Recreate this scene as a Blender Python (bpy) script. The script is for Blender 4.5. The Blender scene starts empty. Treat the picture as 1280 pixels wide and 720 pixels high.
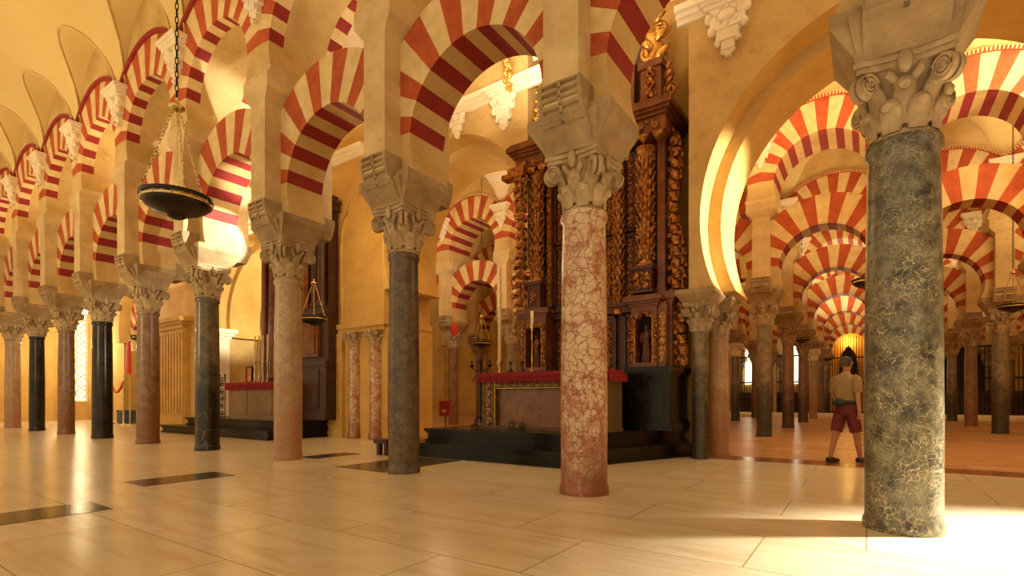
import bpy, math, random
from mathutils import Vector, Matrix
random.seed(7)
PI = math.pi
S = bpy.context.scene
COL = S.collection

# ------------------------------------------------------------------ camera
cam_data = bpy.data.cameras.new('camera')
cam = bpy.data.objects.new('camera', cam_data); COL.objects.link(cam)
cam.location = (0, 0, 1.064)
cam.rotation_euler = (PI/2, 0, 0.6004)
cam_data.sensor_width = 36; cam_data.lens = 647.06/1280*36
cam_data.shift_y = 138.5/1280
cam_data.clip_end = 300
S.camera = cam

# ------------------------------------------------------------------ view, world, lights
S.view_settings.view_transform = 'Standard'
S.view_settings.look = 'None'
S.view_settings.gamma = 1
S.view_settings.use_curve_mapping = False
S.view_settings.exposure = 0.32
w = bpy.data.worlds.new('world'); S.world = w; w.use_nodes = True
w.node_tree.nodes['Background'].inputs[0].default_value = (1.0, 0.76, 0.45, 1)
w.node_tree.nodes['Background'].inputs[1].default_value = 0.8

def lamp_point(loc, power, col=(1, .72, .36), r=.25):
    d = bpy.data.lights.new('lamp_light', 'POINT'); d.energy = power; d.color = col; d.shadow_soft_size = r
    o = bpy.data.objects.new('lamp_light', d); COL.objects.link(o); o.location = loc; return o
def lamp_spot(loc, tgt, power, ang=60, col=(1, .78, .45), r=.15, blend=.5):
    d = bpy.data.lights.new('spot_light', 'SPOT'); d.energy = power; d.color = col; d.shadow_soft_size = r
    d.spot_size = math.radians(ang); d.spot_blend = blend
    o = bpy.data.objects.new('spot_light', d); COL.objects.link(o); o.location = loc
    o.rotation_euler = (Vector(tgt)-Vector(loc)).to_track_quat('-Z', 'Y').to_euler(); return o
WARM = (1, .73, .36); PALE = (1, .85, .58)
def lamp_up(loc, power, col=WARM, size=.8, tgt=None):
    d = bpy.data.lights.new('uplight_or_fill', 'AREA'); d.shape = 'DISK'; d.size = size; d.energy = power; d.color = col; d.spread = math.radians(170)
    o = bpy.data.objects.new('uplight_or_fill', d); COL.objects.link(o); o.location = loc
    o.rotation_euler = (PI, 0, 0) if tgt is None else (Vector(tgt)-Vector(loc)).to_track_quat('-Z', 'Y').to_euler(); return o
# first nave: uplights high in the nave, world fill enters by the side left open for it behind the camera
for x, p in ((-2.5, 36), (-9.5, 44), (-16.0, 55), (-22.5, 60)): lamp_up((x, 1.8, 5.4), p)
lamp_up((-14, -1.5, 3.5), 110, WARM, 2.5, (-17, 6, 4.5))  # added frontal fill turned on the arcade, not a fixture of the nave
# second nave
lamp_up((-5.2, 7.4, 6.6), 150, PALE)
lamp_spot((-8.8, 7.3, 4.6), (-10.95, 5.35, 4.35), 1500, 25, (1, .93, .78), .04, .25)
lamp_spot((-8.6, 7.0, 4.6), (-10.7, 5.8, 6.1), 700, 44, (1, .93, .78), .06, .5)
lamp_point((-9.2, 7.8, 5.2), 90, WARM, .3)
lamp_up((-16.3, 7.4, 5.6), 150, WARM)
lamp_up((-22.5, 7.4, 5.2), 120, WARM)
lamp_point((-29.8, 8.0, 3.6), 260, PALE, .3)
lamp_point((-25.6, 8.1, 4.3), 110, PALE, .15)
lamp_up((1.8, 7.6, 6.6), 110, PALE)
# under the great arches of the chapel wall
lamp_spot((1.0, 9.9, 3.6), (-2.5, 9.9, 4.3), 2000, 52, (1, .92, .74), .12)
lamp_spot((-15.4, 10.0, 3.6), (-19.2, 9.8, 5.0), 650, 80, (1, .88, .62), .12)
# deeper naves
lamp_up((4.6, 13.2, 6.4), 620, PALE)
lamp_point((5.6, 13.6, 7.3), 200, PALE, .2)
lamp_up((-1.5, 13.2, 6.2), 90, WARM)
lamp_up((-6.5, 13.2, 5.4), 140, WARM)
lamp_point((-11.8, 12.6, 5.6), 120, PALE, .3)
lamp_up((-18.0, 13.4, 5.0), 160, WARM)
for (x, y, p, c) in [(-1, 18.8, 170, WARM), (5, 18.8, 170, WARM), (-9.5, 18.8, 200, WARM), (-1, 24.3, 220, WARM), (6, 24.3, 180, WARM), (-1, 29.7, 460, PALE),
                  (6, 29.7, 220, WARM), (-1, 35.1, 220, WARM), (5.5, 35.1, 180, WARM), (-1, 40.5, 180, WARM), (6, 40.5, 100, WARM)]:
    lamp_up((x, y, 5.0), p*.42, c, 1.2); lamp_point((x+.6, y-1.2, 6.2), p*.10, c, .3)
# floor light falling past the nearest column from the right
lamp_spot((4.4, 7.8, 3.9), (1.75, 5.1, 0), 12000, 42, (1, .92, .76), .25, .9)

# ------------------------------------------------------------------ materials
def mat(name):
    m = bpy.data.materials.new(name); m.use_nodes = True
    nt = m.node_tree; b = nt.nodes['Principled BSDF']
    return m, nt, b
def N(nt, t, **kw):
    n = nt.nodes.new(t)
    for k, v in kw.items():
        if k in n.inputs: n.inputs[k].default_value = v
        else: setattr(n, k, v)
    return n
def pos(nt, scale=(1, 1, 1)):
    g = N(nt, 'ShaderNodeNewGeometry'); mp = N(nt, 'ShaderNodeMapping'); mp.inputs['Scale'].default_value = scale
    nt.links.new(g.outputs['Position'], mp.inputs['Vector']); return mp.outputs[0]
def ramp(nt, src, stops):
    r = N(nt, 'ShaderNodeValToRGB'); e = r.color_ramp.elements
    while len(e) < len(stops): e.new(.5)
    for i, (p, c) in enumerate(stops):
        e[i].position = p; e[i].color = (*c, 1) if len(c) == 3 else c
    nt.links.new(src, r.inputs[0]); return r.outputs[0]
def mix(nt, a, b, fac, mode='MIX'):
    m = N(nt, 'ShaderNodeMix', data_type='RGBA', blend_type=mode)
    for i, v in ((0, fac), (6, a), (7, b)):
        if hasattr(v, 'links') or hasattr(v, 'is_linked'): nt.links.new(v, m.inputs[i])
        else: m.inputs[i].default_value = v if i == 0 else (*v, 1)
    return m.outputs[2]
def noise(nt, vec, scale, detail=5, rough=.6, dist=0):
    n = N(nt, 'ShaderNodeTexNoise'); n.inputs['Scale'].default_value = scale; n.inputs['Detail'].default_value = detail
    n.inputs['Roughness'].default_value = rough; n.inputs['Distortion'].default_value = dist
    nt.links.new(vec, n.inputs['Vector']); return n.outputs['Fac']
def bump(nt, b, src, strength=.3, dist=.02):
    n = N(nt, 'ShaderNodeBump'); n.inputs['Strength'].default_value = strength; n.inputs['Distance'].default_value = dist
    nt.links.new(src, n.inputs['Height']); nt.links.new(n.outputs[0], b.inputs['Normal'])

def plaster(name, c1, c2, rough=.8, scale=1.2, bmp=.25, stain=None):
    m, nt, b = mat(name); v = pos(nt)
    n1 = noise(nt, v, scale, 7, .62)
    c = ramp(nt, n1, [(.32, c2), (.66, c1)])
    if stain:
        n3 = noise(nt, v, scale*4.3, 6, .7, .6)
        c = mix(nt, c, stain, ramp(nt, n3, [(.56, (0, 0, 0)), (.74, (.55, .55, .55))]))
    nt.links.new(c, b.inputs['Base Color']); b.inputs['Roughness'].default_value = rough
    n2 = noise(nt, v, 22, 6, .65); bump(nt, b, n2, bmp, .012)
    return m
M = {}
M['plaster'] = plaster('cream plaster', (.68, .48, .20), (.50, .32, .11), stain=(.34, .19, .06))
M['pier'] = plaster('pale pier plaster', (.72, .54, .28), (.54, .37, .16), scale=2, stain=(.34, .21, .08))
M['ochre'] = plaster('ochre wall plaster', (.66, .41, .11), (.52, .30, .07), stain=(.44, .26, .09))
M['vault'] = plaster('vault plaster', (.74, .56, .24), (.68, .49, .18), scale=.4, bmp=.06)
M['white_plaster'] = plaster('white stucco', (.88, .78, .60), (.80, .68, .48), scale=2, bmp=.08)
M['stone'] = plaster('weathered stone', (.46, .32, .16), (.28, .18, .085), scale=3.5, bmp=.6, stain=(.22, .13, .07))
M['cap_stone'] = plaster('capital stone', (.56, .41, .23), (.33, .22, .11), scale=5, bmp=.5, stain=(.22, .13, .07))
M['dark_cap'] = plaster('dusky capital stone', (.50, .35, .19), (.28, .18, .09), scale=5, bmp=.5)
M['red'] = plaster('red voussoir', (.52, .10, .022), (.38, .055, .014), scale=5, bmp=.25, stain=(.68, .22, .07))
M['red_deep'] = plaster('deep red moulding and shaded soffit', (.32, .022, .014), (.24, .015, .01), scale=5, bmp=.2)  # voussoir red darkened to put shade into the soffits; archivolt is dark red itself
M['cream'] = plaster('cream voussoir', (.80, .61, .31), (.64, .45, .19), scale=4, bmp=.3)
M['soffit'] = plaster('shaded cream voussoir soffit', (.66, .45, .18), (.55, .35, .12), scale=3, bmp=.2)  # cream voussoir again, underside shade put into its colour

def marble(name, base, base2, vein, cell=6, vw=.06, nscale=3, low=None, zc=1.7, rough=.32, veinmix=.9, sparse=0.0, patch=None, fine=0.0):
    m, nt, b = mat(name); v = pos(nt)
    n0 = N(nt, 'ShaderNodeTexNoise'); n0.inputs['Scale'].default_value = cell*.45; n0.inputs['Detail'].default_value = 6
    nt.links.new(v, n0.inputs['Vector'])
    add = N(nt, 'ShaderNodeMixRGB', blend_type='ADD'); add.inputs[0].default_value = .34
    nt.links.new(v, add.inputs[1]); nt.links.new(n0.outputs['Color'], add.inputs[2])
    def edges(sc, width):
        vo = N(nt, 'ShaderNodeTexVoronoi', feature='DISTANCE_TO_EDGE'); vo.inputs['Scale'].default_value = sc
        nt.links.new(add.outputs[0], vo.inputs['Vector'])
        return ramp(nt, vo.outputs['Distance'], [(0, (1, 1, 1)), (width, (0, 0, 0))])
    n1 = noise(nt, v, nscale, 8, .68, .4)
    c = ramp(nt, n1, [(.36, base2), (.62, base)])
    sp = noise(nt, v, 38, 5, .75)
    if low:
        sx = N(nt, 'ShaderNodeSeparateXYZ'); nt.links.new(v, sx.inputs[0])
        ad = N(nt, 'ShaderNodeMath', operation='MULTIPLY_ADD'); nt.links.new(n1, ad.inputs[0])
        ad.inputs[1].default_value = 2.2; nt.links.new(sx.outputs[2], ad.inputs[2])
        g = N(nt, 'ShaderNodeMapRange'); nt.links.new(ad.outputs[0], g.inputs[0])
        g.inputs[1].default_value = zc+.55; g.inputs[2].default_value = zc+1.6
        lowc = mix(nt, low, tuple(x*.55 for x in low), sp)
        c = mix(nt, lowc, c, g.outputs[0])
    if patch:
        pn = noise(nt, v, cell*.42, 7, .7, 1.2)
        c = mix(nt, c, patch, ramp(nt, pn, [(.48, (0, 0, 0)), (.58, (.8,)*3)]))
    k = noise(nt, v, cell*.22, 5, .65)
    kk = ramp(nt, k, [(.40+sparse, (0, 0, 0)), (.58+sparse, (veinmix,)*3)])
    fm = N(nt, 'ShaderNodeMath', operation='MULTIPLY'); nt.links.new(edges(cell, vw), fm.inputs[0]); nt.links.new(kk, fm.inputs[1])
    c = mix(nt, c, vein, fm.outputs[0])
    if fine:
        f2 = N(nt, 'ShaderNodeMath', operation='MULTIPLY'); nt.links.new(edges(cell*2.7, vw*1.1), f2.inputs[0])
        k2 = noise(nt, v, cell*.5, 4, .7); nt.links.new(ramp(nt, k2, [(.42, (0, 0, 0)), (.62, (fine,)*3)]), f2.inputs[1])
        c = mix(nt, c, vein, f2.outputs[0])
    c = mix(nt, c, tuple(x*.35 for x in base2), ramp(nt, sp, [(.56, (0, 0, 0)), (.78, (.75,)*3)]))
    nt.links.new(c, b.inputs['Base Color']); b.inputs['Roughness'].default_value = rough
    bump(nt, b, sp, .12, .006)
    if max(base) < .05: b.inputs['Specular IOR Level'].default_value = .28
    return m
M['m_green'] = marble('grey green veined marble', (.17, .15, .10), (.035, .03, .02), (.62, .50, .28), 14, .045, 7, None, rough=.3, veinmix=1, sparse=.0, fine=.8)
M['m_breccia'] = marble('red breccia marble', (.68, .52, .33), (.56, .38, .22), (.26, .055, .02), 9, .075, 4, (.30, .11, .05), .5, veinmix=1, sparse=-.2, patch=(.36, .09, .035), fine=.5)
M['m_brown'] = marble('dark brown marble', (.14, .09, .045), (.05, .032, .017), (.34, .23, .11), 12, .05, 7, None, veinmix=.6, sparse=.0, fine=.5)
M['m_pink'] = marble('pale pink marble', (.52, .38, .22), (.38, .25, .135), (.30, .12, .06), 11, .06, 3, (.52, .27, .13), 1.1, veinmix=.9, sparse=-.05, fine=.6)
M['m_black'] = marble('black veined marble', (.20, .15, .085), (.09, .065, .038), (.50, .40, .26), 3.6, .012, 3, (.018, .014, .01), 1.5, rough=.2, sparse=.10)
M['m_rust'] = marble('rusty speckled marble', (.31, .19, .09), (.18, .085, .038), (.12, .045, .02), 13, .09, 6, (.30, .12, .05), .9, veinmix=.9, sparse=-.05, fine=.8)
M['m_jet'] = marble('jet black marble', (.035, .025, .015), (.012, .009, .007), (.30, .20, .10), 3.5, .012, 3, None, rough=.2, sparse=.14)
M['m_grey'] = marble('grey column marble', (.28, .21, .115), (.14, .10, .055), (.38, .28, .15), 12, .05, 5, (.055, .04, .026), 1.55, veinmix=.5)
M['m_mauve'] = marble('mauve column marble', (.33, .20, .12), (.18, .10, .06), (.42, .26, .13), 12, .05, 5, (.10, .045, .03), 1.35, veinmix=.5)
M['black_marble'] = marble('polished black marble', (.012, .009, .007), (.005, .004, .003), (.16, .10, .05), 5, .015, 3, None, rough=.2, veinmix=.5, sparse=.08)
M['altar_marble'] = marble('reddish altar marble', (.25, .095, .032), (.17, .055, .018), (.42, .24, .1), 5, .03, 4, None, rough=.3, veinmix=.4)
M['altar_grey'] = marble('brown altar stone', (.28, .17, .08), (.18, .10, .05), (.10, .06, .03), 6, .04, 4, None, rough=.4, veinmix=.6)

def simple(name, c, rough=.5, metal=0, emit=None, es=1, c2=None, scale=8, bmp=0):
    m, nt, b = mat(name); b.inputs['Roughness'].default_value = rough; b.inputs['Metallic'].default_value = metal
    v = pos(nt); n1 = noise(nt, v, scale, 5)
    col = ramp(nt, n1, [(.35, c2 or tuple(x*.78 for x in c)), (.65, c)]); nt.links.new(col, b.inputs['Base Color'])
    if emit: b.inputs['Emission Color'].default_value = (*emit, 1); b.inputs['Emission Strength'].default_value = es
    if bmp: bump(nt, b, n1, bmp, .01)
    return m
M['gilt'] = simple('gilded carving', (.58, .25, .05), .30, .65, c2=(.16, .045, .012), scale=14, bmp=.4)
M['gold'] = simple('bright gold leaf', (.85, .50, .12), .3, .75, c2=(.5, .24, .05), scale=12)
M['wood_red'] = simple('red brown carved wood', (.13, .032, .01), .35, .1, c2=(.05, .012, .005), scale=9, bmp=.3)
M['wood_brown'] = simple('warm polished wood', (.24, .075, .016), .3, .1, c2=(.12, .032, .008), scale=5)
M['wood_dark'] = simple('dark wood', (.07, .024, .009), .4, 0, c2=(.035, .012, .006), scale=9, bmp=.2)
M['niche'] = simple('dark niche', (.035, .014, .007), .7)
M['bronze'] = simple('dark bronze', (.035, .024, .013), .35, .7, scale=9)
M['brass'] = simple('bright brass', (.85, .62, .25), .25, .9)
M['iron'] = simple('black wrought iron', (.02, .015, .01), .5, .5)
M['red_cloth'] = simple('crimson cloth', (.33, .008, .01), .75, 0, c2=(.20, .004, .006), scale=18, bmp=.3)
M['red_bright'] = simple('bright red cloth', (.75, .03, .015), .7, 0)
M['lace'] = simple('black and gold brocade', (.26, .15, .05), .6, 0, c2=(.008, .005, .004), scale=34)
M['wax'] = simple('ivory wax', (.80, .62, .34), .5)
M['amber'] = simple('amber picture', (.75, .28, .05), .5, 0, c2=(.45, .13, .02), scale=6)
M['blue_box'] = simple('dull blue plastic', (.05, .10, .13), .5)
M['silver'] = simple('silver', (.6, .48, .3), .3, .9)
M['glow_white'] = simple('backlit alabaster', (.9, .8, .55), .6, 0, emit=(1, .84, .50), es=3.0)
M['glow_warm'] = simple('daylit window pane', (.9, .8, .55), .6, 0, emit=(1, .86, .58), es=3.2)
M['glow_amber'] = simple('amber lit recess', (.85, .45, .08), .7, 0)
M['skin'] = simple('skin', (.50, .24, .12), .55)
M['khaki'] = simple('khaki shirt', (.34, .22, .10), .8, bmp=.2)
M['maroon'] = simple('maroon shorts', (.15, .018, .015), .8)
M['navy'] = simple('dark waist pouch', (.03, .025, .03), .7)
M['hair'] = simple('brown hair', (.09, .045, .02), .7)
M['shoe'] = simple('black shoe', (.02, .015, .015), .5)
M['shirt_white'] = simple('white shirt', (.8, .74, .6), .8)
M['dark_slab'] = marble('dark tomb slab stone', (.11, .075, .04), (.05, .034, .02), (.25, .17, .09), 9, .04, 9, None, rough=.16, veinmix=.6)

def floor_mat(name, cols, rough, bw, bh, mort, streak=.58):
    m, nt, b = mat(name); v = pos(nt)
    br = N(nt, 'ShaderNodeTexBrick'); nt.links.new(v, br.inputs['Vector'])
    br.inputs['Scale'].default_value = 1; br.inputs['Brick Width'].default_value = bw; br.inputs['Row Height'].default_value = bh
    br.inputs['Mortar Size'].default_value = .006; br.inputs['Mortar Smooth'].default_value = .3
    br.offset = .37; br.inputs['Bias'].default_value = 0
    br.inputs['Color1'].default_value = (0, 0, 0, 1); br.inputs['Color2'].default_value = (1, 1, 1, 1); br.inputs['Mortar'].default_value = (.5, .5, .5, 1)
    tone = ramp(nt, br.outputs['Color'], [(0, cols[0]), (.5, cols[1]), (1, cols[2])])
    # veins run diagonally, direction shifts from slab to slab
    off = N(nt, 'ShaderNodeVectorMath', operation='ADD'); sc = N(nt, 'ShaderNodeVectorMath', operation='SCALE'); sc.inputs['Scale'].default_value = 7
    b2 = N(nt, 'ShaderNodeTexBrick'); nt.links.new(v, b2.inputs['Vector']); b2.offset = .37
    b2.inputs['Scale'].default_value = 1; b2.inputs['Brick Width'].default_value = bw; b2.inputs['Row Height'].default_value = bh; b2.inputs['Mortar Size'].default_value = 0
    b2.inputs['Color1'].default_value = (0, 0, 0, 1); b2.inputs['Color2'].default_value = (1, 1, 1, 1)
    nt.links.new(b2.outputs['Color'], sc.inputs[0]); nt.links.new(v, off.inputs[0]); nt.links.new(sc.outputs[0], off.inputs[1])
    mp = N(nt, 'ShaderNodeMapping'); mp.inputs['Scale'].default_value = (.55, 3.2, 1); mp.inputs['Rotation'].default_value = (0, 0, .5)
    nt.links.new(off.outputs[0], mp.inputs[0])
    st = noise(nt, mp.outputs[0], 1.6, 8, .62, .8)
    c = mix(nt, tone, cols[3], ramp(nt, st, [(.44, (0, 0, 0)), (.66, (streak,)*3)]))
    c = mix(nt, c, mort, br.outputs['Fac'])
    nt.links.new(c, b.inputs['Base Color'])
    rr = ramp(nt, st, [(.3, (rough,)*3), (.7, (rough+.12,)*3)]); nt.links.new(rr, b.inputs['Roughness'])
    inv = N(nt, 'ShaderNodeMath', operation='SUBTRACT'); inv.inputs[0].default_value = 1; nt.links.new(br.outputs['Fac'], inv.inputs[1])
    bump(nt, b, inv.outputs[0], .25, .004)
    return m
M['floor'] = floor_mat('cream marble slabs', [(.70, .60, .42), (.73, .63, .45), (.68, .57, .38), (.50, .34, .17)], .16, 1.75, .88, (.34, .24, .12))
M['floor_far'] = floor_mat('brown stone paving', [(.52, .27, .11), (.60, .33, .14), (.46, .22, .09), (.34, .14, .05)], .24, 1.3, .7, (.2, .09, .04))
M['floor_band'] = simple('red brown paving band', (.34, .12, .04), .2, 0, c2=(.25, .08, .03), scale=2)

# ------------------------------------------------------------------ mesh builder
class MB:
    def __init__(self): self.v = []; self.f = []; self.m = []; self.s = []
    def add(self, vs, fs, mi=0, smooth=False):
        o = len(self.v); self.v += [tuple(p) for p in vs]
        for f in fs: self.f.append(tuple(i+o for i in f)); self.m.append(mi); self.s.append(smooth)
    def box(self, x0, x1, y0, y1, z0, z1, mi=0):
        vs = [(x, y, z) for z in (z0, z1) for y in (y0, y1) for x in (x0, x1)]
        self.add(vs, [(0, 2, 3, 1), (4, 5, 7, 6), (0, 1, 5, 4), (2, 6, 7, 3), (0, 4, 6, 2), (1, 3, 7, 5)], mi)
    def frustum(self, a, b, z0, z1, mi=0):   # a,b = (hx,hy)
        vs = [(sx*a[0], sy*a[1], z0) for sx, sy in ((-1, -1), (1, -1), (1, 1), (-1, 1))] + [(sx*b[0], sy*b[1], z1) for sx, sy in ((-1, -1), (1, -1), (1, 1), (-1, 1))]
        self.add(vs, [(3, 2, 1, 0), (4, 5, 6, 7), (0, 1, 5, 4), (1, 2, 6, 5), (2, 3, 7, 6), (3, 0, 4, 7)], mi)
    def lathe(self, prof, n=24, c=(0, 0), mi=0, cap=True, smooth=True, sx=1, sy=1, fn=None):
        vs = []
        for j, (r, z) in enumerate(prof):
            for i in range(n):
                a = 2*PI*i/n; rr = r*(fn(a, z) if fn else 1)
                vs.append((c[0]+rr*math.cos(a)*sx, c[1]+rr*math.sin(a)*sy, z))
        fs = [(j*n+i, j*n+(i+1) % n, (j+1)*n+(i+1) % n, (j+1)*n+i) for j in range(len(prof)-1) for i in range(n)]
        self.add(vs, fs, mi, smooth)
        if cap:
            self.add(vs[:n], [tuple(range(n))[::-1]], mi); self.add(vs[-n:], [tuple(range(n))], mi)
    def sweep(self, pts, ws, ts, side=None, n=8, mi=0, closed=False, smooth=True):
        """elliptical section swept along pts; ws across 'side', ts across the other direction"""
        pts = [Vector(p) for p in pts]; K = len(pts); vs = []
        for k, p in enumerate(pts):
            if closed: t = pts[(k+1) % K]-pts[k-1]
            else: t = pts[min(k+1, K-1)]-pts[max(k-1, 0)]
            if t.length < 1e-9: t = Vector((0, 0, 1))
            t.normalize()
            s = Vector(side) if side is not None else (Vector((0, 0, 1)) if abs(t.z) < .9 else Vector((1, 0, 0)))
            s = s - t*s.dot(t)
            if s.length < 1e-4: s = t.orthogonal()
            s.normalize(); u = t.cross(s)
            w_ = ws[k] if isinstance(ws, (list, tuple)) else ws; h_ = ts[k] if isinstance(ts, (list, tuple)) else ts
            for i in range(n):
                a = 2*PI*i/n; vs.append(p+s*(w_*math.cos(a))+u*(h_*math.sin(a)))
        L = K if closed else K-1
        fs = [(k*n+i, k*n+(i+1) % n, ((k+1) % K)*n+(i+1) % n, ((k+1) % K)*n+i) for k in range(L) for i in range(n)]
        self.add(vs, fs, mi, smooth)
        if not closed:
            self.add(vs[:n], [tuple(range(n))[::-1]], mi); self.add(vs[-n:], [tuple(range(n))], mi)
    def tube(self, pts, r, n=6, mi=0, closed=False): self.sweep(pts, r, r, None, n, mi, closed)
    def ball(self, c, r, n=8, mi=0, sx=1, sy=1, sz=1):
        prof = [(max(1e-3, r*math.sin(PI*j/(n))), -r*math.cos(PI*j/n)) for j in range(n+1)]
        vs = [(c[0]+p[0]*math.cos(2*PI*i/n)*sx, c[1]+p[0]*math.sin(2*PI*i/n)*sy, c[2]+p[1]*sz) for p in prof for i in range(n)]
        self.add(vs, [(j*n+i, j*n+(i+1) % n, (j+1)*n+(i+1) % n, (j+1)*n+i) for j in range(n) for i in range(n)], mi, True)
    def prism(self, poly, z0, z1, mi=0):
        n = len(poly); vs = [(x, y, z0) for x, y in poly]+[(x, y, z1) for x, y in poly]
        self.add(vs, [tuple(range(n))[::-1], tuple(range(n, 2*n))]+[(i, (i+1) % n, (i+1) % n+n, i+n) for i in range(n)], mi)
    def xf(self, mtx, start=0):
        for i in range(start, len(self.v)): self.v[i] = tuple(mtx @ Vector(self.v[i]))
    def mesh(self, name, mats):
        me = bpy.data.meshes.new(name); me.from_pydata(self.v, [], self.f)
        for m in (mats if isinstance(mats, (list, tuple)) else [mats]): me.materials.append(M[m])
        me.polygons.foreach_set('material_index', self.m); me.polygons.foreach_set('use_smooth', self.s); me.update(); return me
def link(name, me, parent=None, loc=(0, 0, 0), rz=0):
    o = bpy.data.objects.new(name, me); COL.objects.link(o); o.location = loc; o.rotation_euler = (0, 0, rz)
    if parent: o.parent = parent
    return o
def thing(name, label, cat, loc=(0, 0, 0), rz=0, group=None):
    o = bpy.data.objects.new(name, None); COL.objects.link(o); o.location = loc; o.rotation_euler = (0, 0, rz)
    o.empty_display_size = .2; o['label'] = label; o['category'] = cat
    if group: o['group'] = group
    return o
def tag(o, label, cat, group=None):
    o['label'] = label; o['category'] = cat
    if group: o['group'] = group
    return o
def struct(name, mb, mats): o = link(name, mb.mesh(name, mats)); o['kind'] = 'structure'; return o
def arc(c, r, a0, a1, n, plane='xz', y=0):
    return [(c[0]+r*math.cos(a0+(a1-a0)*i/n), y, c[1]+r*math.sin(a0+(a1-a0)*i/n)) for i in range(n+1)]

# ------------------------------------------------------------------ dimensions
BAY = 2.886
YA = 5.30                       # first arcade, column line
YP = 5.40                       # centre of its piers and upper arches
YL = 5.37                       # centre of its lower arches
XA = .246
XO = .50
YR = [None, None, 16.11, 21.54, 26.97, 32.40, 37.84, 43.3]
LT, UT = .34, .65               # half thickness lower / upper arches
LC, LR, LO = 4.6, 1.05, 1.83    # lower arch centre, radius, outer radius
UC, UR, UO = 6.85, 1.12, 1.94
HB = BAY/2

# ------------------------------------------------------------------ structure
fl = MB()
fl.add([(-36, -3, 0), (14, -3, 0), (14, 9.62, 0), (-36, 9.62, 0)], [(0, 1, 2, 3)], 0)
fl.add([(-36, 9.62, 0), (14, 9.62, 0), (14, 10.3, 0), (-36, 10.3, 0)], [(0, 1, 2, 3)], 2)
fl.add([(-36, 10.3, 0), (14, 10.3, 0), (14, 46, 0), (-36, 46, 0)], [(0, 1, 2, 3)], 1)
fl.add([(-36, -3, -.3), (14, -3, -.3), (14, 46, -.3), (-36, 46, -.3)], [(3, 2, 1, 0)], 0)
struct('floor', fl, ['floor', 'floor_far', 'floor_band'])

def vault(name, y0, y1, xs, x_lo, x_hi, zs=8.15, rise=2.15, m='vault', res=16):
    """groined plaster vault: barrel along x cut by a lunette over every bay"""
    mb = MB(); X = []
    ks = xs
    x = x_lo; n = int(round((x_hi-x_lo)/BAY*res)); NY = 26 if res < 20 else 60
    yc = (y0+y1)/2; hy = (y1-y0)/2
    for i in range(n+1):
        xx = x_lo+(x_hi-x_lo)*i/n
        d = ((xx-ks+HB) % BAY)-HB      # distance from a pier
        dx = HB-abs(d)                 # distance from bay centre
        cr = 1.62*math.sqrt(max(0, 1-(dx/1.2)**2)) if dx < 1.2 else 0
        for j in range(NY+1):
            t = -1+2*j/NY; t = math.sin(t*PI/2)
            br = rise*math.sqrt(max(0, 1-t*t))
            X.append((xx, yc+hy*t, zs+max(br, cr*(1-.05*(1-abs(t))))))
    fs = [(i*(NY+1)+j, i*(NY+1)+j+1, (i+1)*(NY+1)+j+1, (i+1)*(NY+1)+j) for i in range(n) for j in range(NY)]
    mb.add(X, fs, 0, True)
    if res > 30:      # raised ribs along the groins
        k0 = int((x_lo-ks)/BAY)-1
        for q in range(k0, int((x_hi-ks)/BAY)+2):
            for sg in (-1, 1):
                for ys in (-1, 1):
                    pts = []
                    for i in range(25):
                        dd = 1.2*(1-(1-i/24)**2) ; dx = 1.2-dd
                        cr = 1.62*math.sqrt(max(0, 1-(dx/1.2)**2))
                        t = math.sqrt(max(0, 1-(cr/rise)**2)); xx = ks+BAY*q+sg*(HB-dx)
                        if x_lo <= xx <= x_hi: pts.append((xx, yc+ys*hy*t, zs+cr-.012))
                    if len(pts) > 3: mb.tube(pts, .022, 5)
    # solid back so the shell has depth
    top = zs+rise+.35
    mb.add([(x_lo, y0, top), (x_hi, y0, top), (x_hi, y1, top), (x_lo, y1, top)], [(0, 1, 2, 3)], 0)
    return struct(name, mb, m)
vault('ceiling', -1.0, YP-UT+.02, XA, XA-10.5*BAY, XA+3*BAY, rise=2.4, res=48)
vault('ceiling', YP+UT-.02, 9.22, XA, XA-11.5*BAY, XA+3*BAY, rise=1.75, m='white_plaster', res=24)
vault('ceiling', 10.85, YR[2]-UT+.02, XO, XO-11.5*BAY, XO+3*BAY, m='white_plaster')
for j in range(2, 7):
    vault('ceiling', YR[j]+UT-.02, YR[j+1]-UT+.02, XO, XO-(8 if j < 4 else 3.5)*BAY, XO+4*BAY, res=10, m='vault' if j != 3 else 'white_plaster')

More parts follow.
